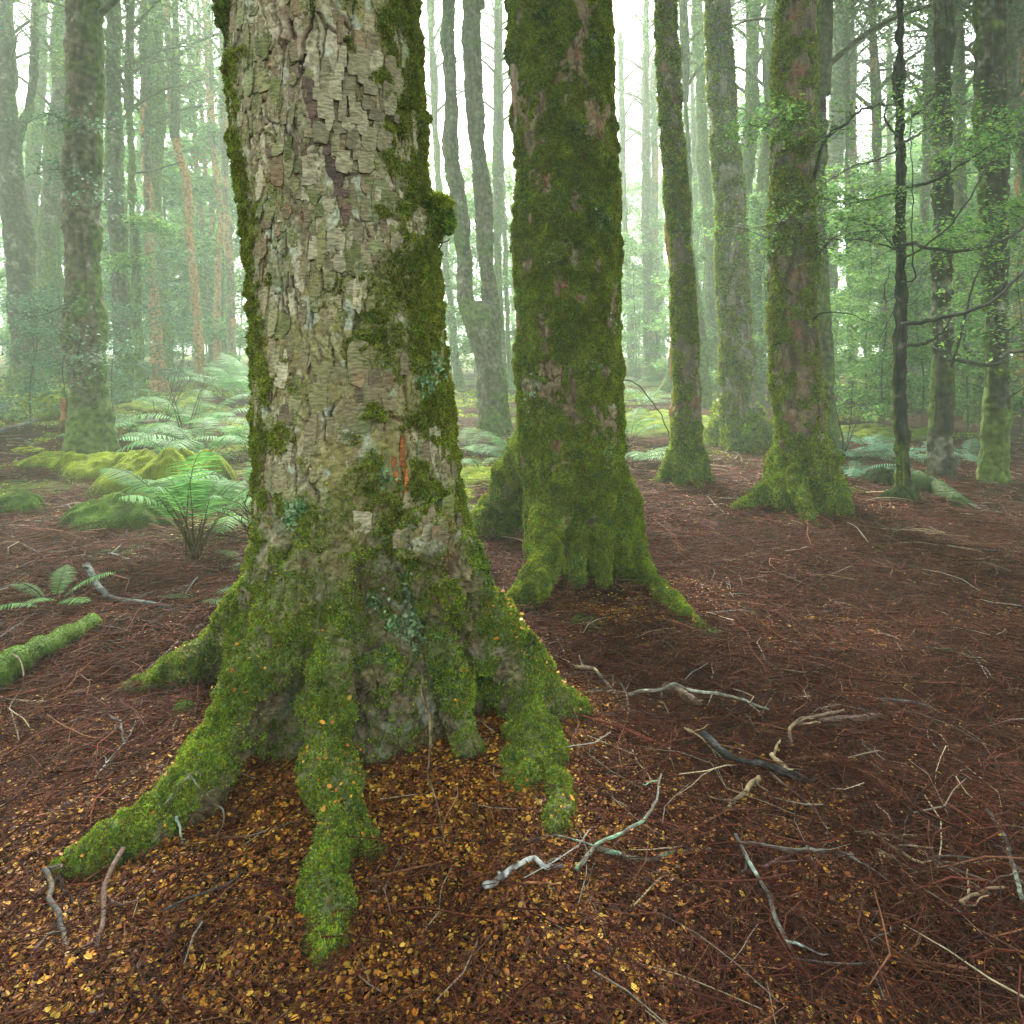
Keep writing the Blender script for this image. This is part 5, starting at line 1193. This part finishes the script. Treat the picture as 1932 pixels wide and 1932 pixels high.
fallen("blue grey bent stick lying far right of the hooked branch", [(1656, 1319), (1716, 1324), (1756, 1336)], .012, .010, (.10, .11, .125), GREY)
fallen("straight tan stick above the pale splinters at lower right", [(1606, 1569), (1691, 1574), (1746, 1579)], .008, .006, TAN, CREAM)
fallen("upper pale splinter of the shattered wood at lower right", [(1660, 1584), (1700, 1608), (1745, 1632)], .012, .006, CREAM, TAN)
fallen("lower pale splinter of the shattered wood at lower right", [(1650, 1600), (1690, 1622), (1735, 1648)], .010, .005, TAN, CREAM)
fallen("long tan stick leading from the splinters to the right edge", [(1741, 1614), (1816, 1644), (1871, 1664)], .010, .007, TAN, GREY)
fallen("curved tan twig near the lower right corner", [(1811, 1702), (1836, 1684), (1891, 1674)], .010, .007, (.24, .17, .09))
fallen("dark lichened branch curving down the right edge", [(1866, 1529), (1891, 1569), (1911, 1634), (1935, 1700)], .013, .012, (.06, .055, .05), (.2, .25, .2))
fallen("long crooked pale twig right of the second big beech", [(1112, 1134), (1138, 1138), (1192, 1169), (1240, 1195), (1255, 1229), (1263, 1252)], .009, .006, (.17, .12, .09), GREY)
fallen("cream stick in front of the second big beech", [(1084, 1165), (1121, 1181), (1158, 1203)], .010, .006, CREAM, TAN)
fallen("thin twig curving down left of the cream stick", [(1047, 1195), (1064, 1229), (1078, 1255)], .007, .005, TAN, PALEL)
fallen("tan twig propped upright against the second big beech", [(1074, 1035), (1077, 1072), (1069, 1124)], .008, .006, TAN, hs=[.3, .16, .0])
fallen("black fallen log behind the left hand trees", [(-30, 822), (0, 812), (39, 803), (78, 790), (112, 783)], .075, .055, (.035, .035, .035), (.07, .07, .065), name="fallen_log", cat="log")
fallen("brown fallen log across the back beyond the mottled beech", [(205, 795), (260, 798), (300, 795)], .09, .08, (.11, .07, .05), (.2, .15, .1), name="fallen_log", cat="log")
fallen("silvery broken stick on bare soil near the left edge", [(-10, 829), (39, 828), (60, 838), (80, 846)], .016, .010, GREY, PALEL, side=[[(30, 828), (12, 812)]])
fallen("whitish fallen log in the haze left of the black sapling", [(1585, 822), (1640, 820), (1688, 818)], .07, .06, (.2, .19, .17), (.3, .3, .27), name="fallen_log", cat="log")
fallen("brown fallen log beyond the gap between the big beeches", [(858, 848), (900, 850), (945, 846)], .05, .045, (.15, .09, .06), name="fallen_log", cat="log")
fallen("pale root like stick near the stout flared beech", [(1355, 875), (1385, 868), (1395, 858), (1400, 872)], .02, .012, TAN, CREAM)
fallen("long thin twig sweeping across the floor below the lone mossy beech", [(1270, 1010), (1340, 1035), (1400, 1030), (1470, 1055)], .008, .005, RED, TAN)
fallen("pale crooked twig in the middle of the open floor", [(1370, 1062), (1400, 1050), (1425, 1044)], .012, .008, TAN, CREAM)
fallen("slender grey twig on the open floor right of the mossy root tip", [(1480, 1140), (1540, 1155), (1600, 1150)], .008, .005, GREY, TAN)
fallen("mossy green stick on the floor near the right edge", [(1745, 1222), (1790, 1228), (1835, 1240)], .016, .010, (.07, .09, .03), (.12, .16, .05))
fallen("twiggy pale branch below the log of the black sapling", [(1650, 985), (1690, 1000), (1740, 990), (1790, 1010), (1840, 1030)], .010, .006, (.16, .12, .10), GREY, h0=.02, side=[[(1690, 1000), (1670, 1030), (1640, 1045)], [(1750, 994), (1800, 985)]])
fallen("long pale twig at the right edge in front of the thick dark trunk", [(1800, 935), (1850, 960), (1900, 968), (1940, 985)], .011, .006, (.16, .13, .11), GREY, h0=.06)

# ------------------------------------------------------------------ twig litter, dead leaves, ground moss: uncountable cover
def area_pts(n, y0, y1, pad=1.15):
    """uniform over the ground seen between two distances"""
    y = np.sqrt(rng.uniform(y0 * y0, y1 * y1, n)); x = rng.uniform(-1, 1, n) * y * .76 * pad
    return x, y
t1b, t2b, t3b = b1, b2, np.array([c3[0][0], Z3])
def leafy(x, y):
    """how thick the yellow leaves lie"""
    d1 = np.hypot((x - (b1[0] + .30)) / 1.0, (y - (b1[1] - .45)) / .9); w = ss(1.15, .45, d1 + .5 * (n2(x, y, .35, 3, 91) - .5))
    w = np.maximum(w, .6 * ss(1.5, .7, np.hypot((x + .75) / 1.1, (y - 2.0) / .55) + .5 * (n2(x, y, .3, 3, 92) - .5)))
    w = np.maximum(w, .8 * ss(1.0, .5, np.hypot((x - b2[0] - .25) / 1.0, (y - b2[1] + .6) / .55) + .6 * (n2(x, y, .4, 3, 93) - .5)))
    w = np.maximum(w, .5 * ss(1.0, .4, np.hypot((x - c3[0][0] - .3) / 1.2, (y - Z3 + .7) / .7)))
    w = np.maximum(w, .22 * ss(.52, .62, n2(x + 9, y, .55, 3, 95))); return np.maximum(w, .03)

def twigs(n, y0, y1, rad, Lr, lift, cols, thin_in_leaf=.5):
    x, y = area_pts(n, y0, y1); k = rng.random(n) > thin_in_leaf * ss(.3, .9, leafy(x, y)); k &= rng.random(n) > .8 * moss_floor(x, y)
    x, y = x[k], y[k]; n = len(x)
    z = g(x, y, True) + rng.random(n) ** 2 * lift; a = rng.uniform(0, 6.283, n); L = rng.uniform(*Lr, n)
    pts = []; tilt = rng.normal(0, .16, n); px, py, pz = x.copy(), y.copy(), z.copy()
    for s in range(4):
        pts.append(np.stack([px, py, pz], 1)); st = L / 3
        px = px + np.cos(a) * st; py = py + np.sin(a) * st; pz = pz + tilt * st; a = a + rng.normal(0, .38, n); tilt = tilt * .6 - .08 * rng.random(n)
        pz = np.maximum(pz, g(px, py) + .0)
    pts = np.stack(pts, 1); th = np.array([0, 2.09, 4.19])
    T = np.stack([np.cos(a), np.sin(a), 0 * a], 1); A = np.stack([-np.sin(a), np.cos(a), 0 * a], 1)
    r = rad * rng.uniform(.5, 1.6, n)
    ring = A[:, None, :] * np.cos(th)[None, :, None] + np.array([0, 0, 1.]) * np.sin(th)[None, :, None]
    tap = np.array([1, .9, .75, .45])
    V = pts[:, :, None, :] + ring[:, None, :, :] * (r[:, None] * tap[None, :])[:, :, None, None]
    base = (np.arange(n) * 12)[:, None, None, None]; s = (np.arange(3) * 3)[None, :, None, None]; j = np.arange(3)[None, None, :, None]
    jj = (np.arange(3)[None, None, :, None] + 1) % 3
    Q = np.concatenate([base + s + j, base + s + jj, base + s + 3 + jj, base + s + 3 + j], -1).reshape(-1, 4)
    cols = np.array(cols); c = cols[rng.integers(0, len(cols), n)] * rng.uniform(.6, 1.3, (n, 1))
    return V.reshape(-1, 3), Q, np.repeat(c, 12, 0)
TW = [(.070, .015, .008), (.05, .011, .006), (.10, .025, .011), (.032, .008, .005), (.14, .058, .028), (.022, .009, .007), (.06, .016, .009), (.08, .021, .010)]
bag = Bag()
for a in [(46000, 1.45, 3.6, .0012, (.06, .26), .045), (60000, 3.2, 6.4, .0018, (.08, .34), .06), (42000, 6, 12, .0030, (.12, .45), .06), (9000, 12, 22, .005, (.2, .6), .07),
          (2600, 1.45, 4.0, .0026, (.15, .45), .06), (2200, 4, 10, .004, (.2, .6), .07)]:
    V, Q, c = twigs(*a, TW); bag.add(V, Q, C=c)
for a in [(700, 1.5, 5.0, .0022, (.1, .4), .06), (700, 5, 12, .0042, (.2, .6), .07)]:
    V, Q, c = twigs(*a, [(.28, .22, .16), (.2, .17, .13), (.33, .27, .17), (.18, .18, .16)], .4); bag.add(V, Q, C=c)
tag(bag.build("twig_litter", M_twig), "matted layer of fine red brown dead twigs over the floor", kind="stuff")

bag = Bag()
for n, y0, y1, sz in [(620000, 1.45, 4.2, .0148), (170000, 4.0, 9, .021), (16000, 8, 15, .032)]:
    x, y = area_pts(n, y0, y1); w = leafy(x, y) * (1 - .7 * moss_floor(x, y)); k = rng.random(n) < w
    x, y = x[k], y[k]; z = g(x, y, True) + rng.random(len(x)) * (.012 + .02 * w[k])
    V, T, c = dead_leaves(x, y, z, sz, LV); bag.add(V, None, T, c)
tag(bag.build("fallen_leaves", M_litter), "carpet of small yellow and orange beech leaves around the roots", kind="stuff")

# yellow leaves caught on the moss of the big roots
def caught(t, spots):
    bag = Bag()
    for (u, v, h, n, s) in spots:
        p = G(u, v, h); x = p[0] + rng.normal(size=n) * s; y = p[1] + rng.normal(size=n) * s * .5; z = p[2] + rng.normal(size=n) * s
        V, T, c = dead_leaves(x, y - .03, z, .015, LV[:3] + [LV[5]], .9); bag.add(V, None, T, c)
    o = bag.build("caught_leaves", M_litter, t)
dg = None

# ground moss between things
bag = Bag()
x, y = area_pts(90000, 4.2, 22); m = moss_floor(x, y); k = rng.random(len(x)) < m; x, y = x[k], y[k]
for lo, hi, L in ((0, 9, .022), (9, 14, .035), (14, 30, .055)):
    s = (y >= lo) & (y < hi); pts = np.stack([x[s], y[s], g(x[s], y[s], True)], 1)
    for key, fr in (('yellow', .6), ('green', .4)):
        q = pts[rng.random(len(pts)) < fr]; sprigs(bag, q, np.tile((0, 0, 1.), (len(q), 1)), L, key, 3, lean=.9)
tag(bag.build("ground_moss", M_moss), "patchy low yellow green moss spreading over the floor further back", kind="stuff")

for o in bpy.data.objects:
    if '_w' in o: del o['_w']
    if '_top' in o: del o['_top']
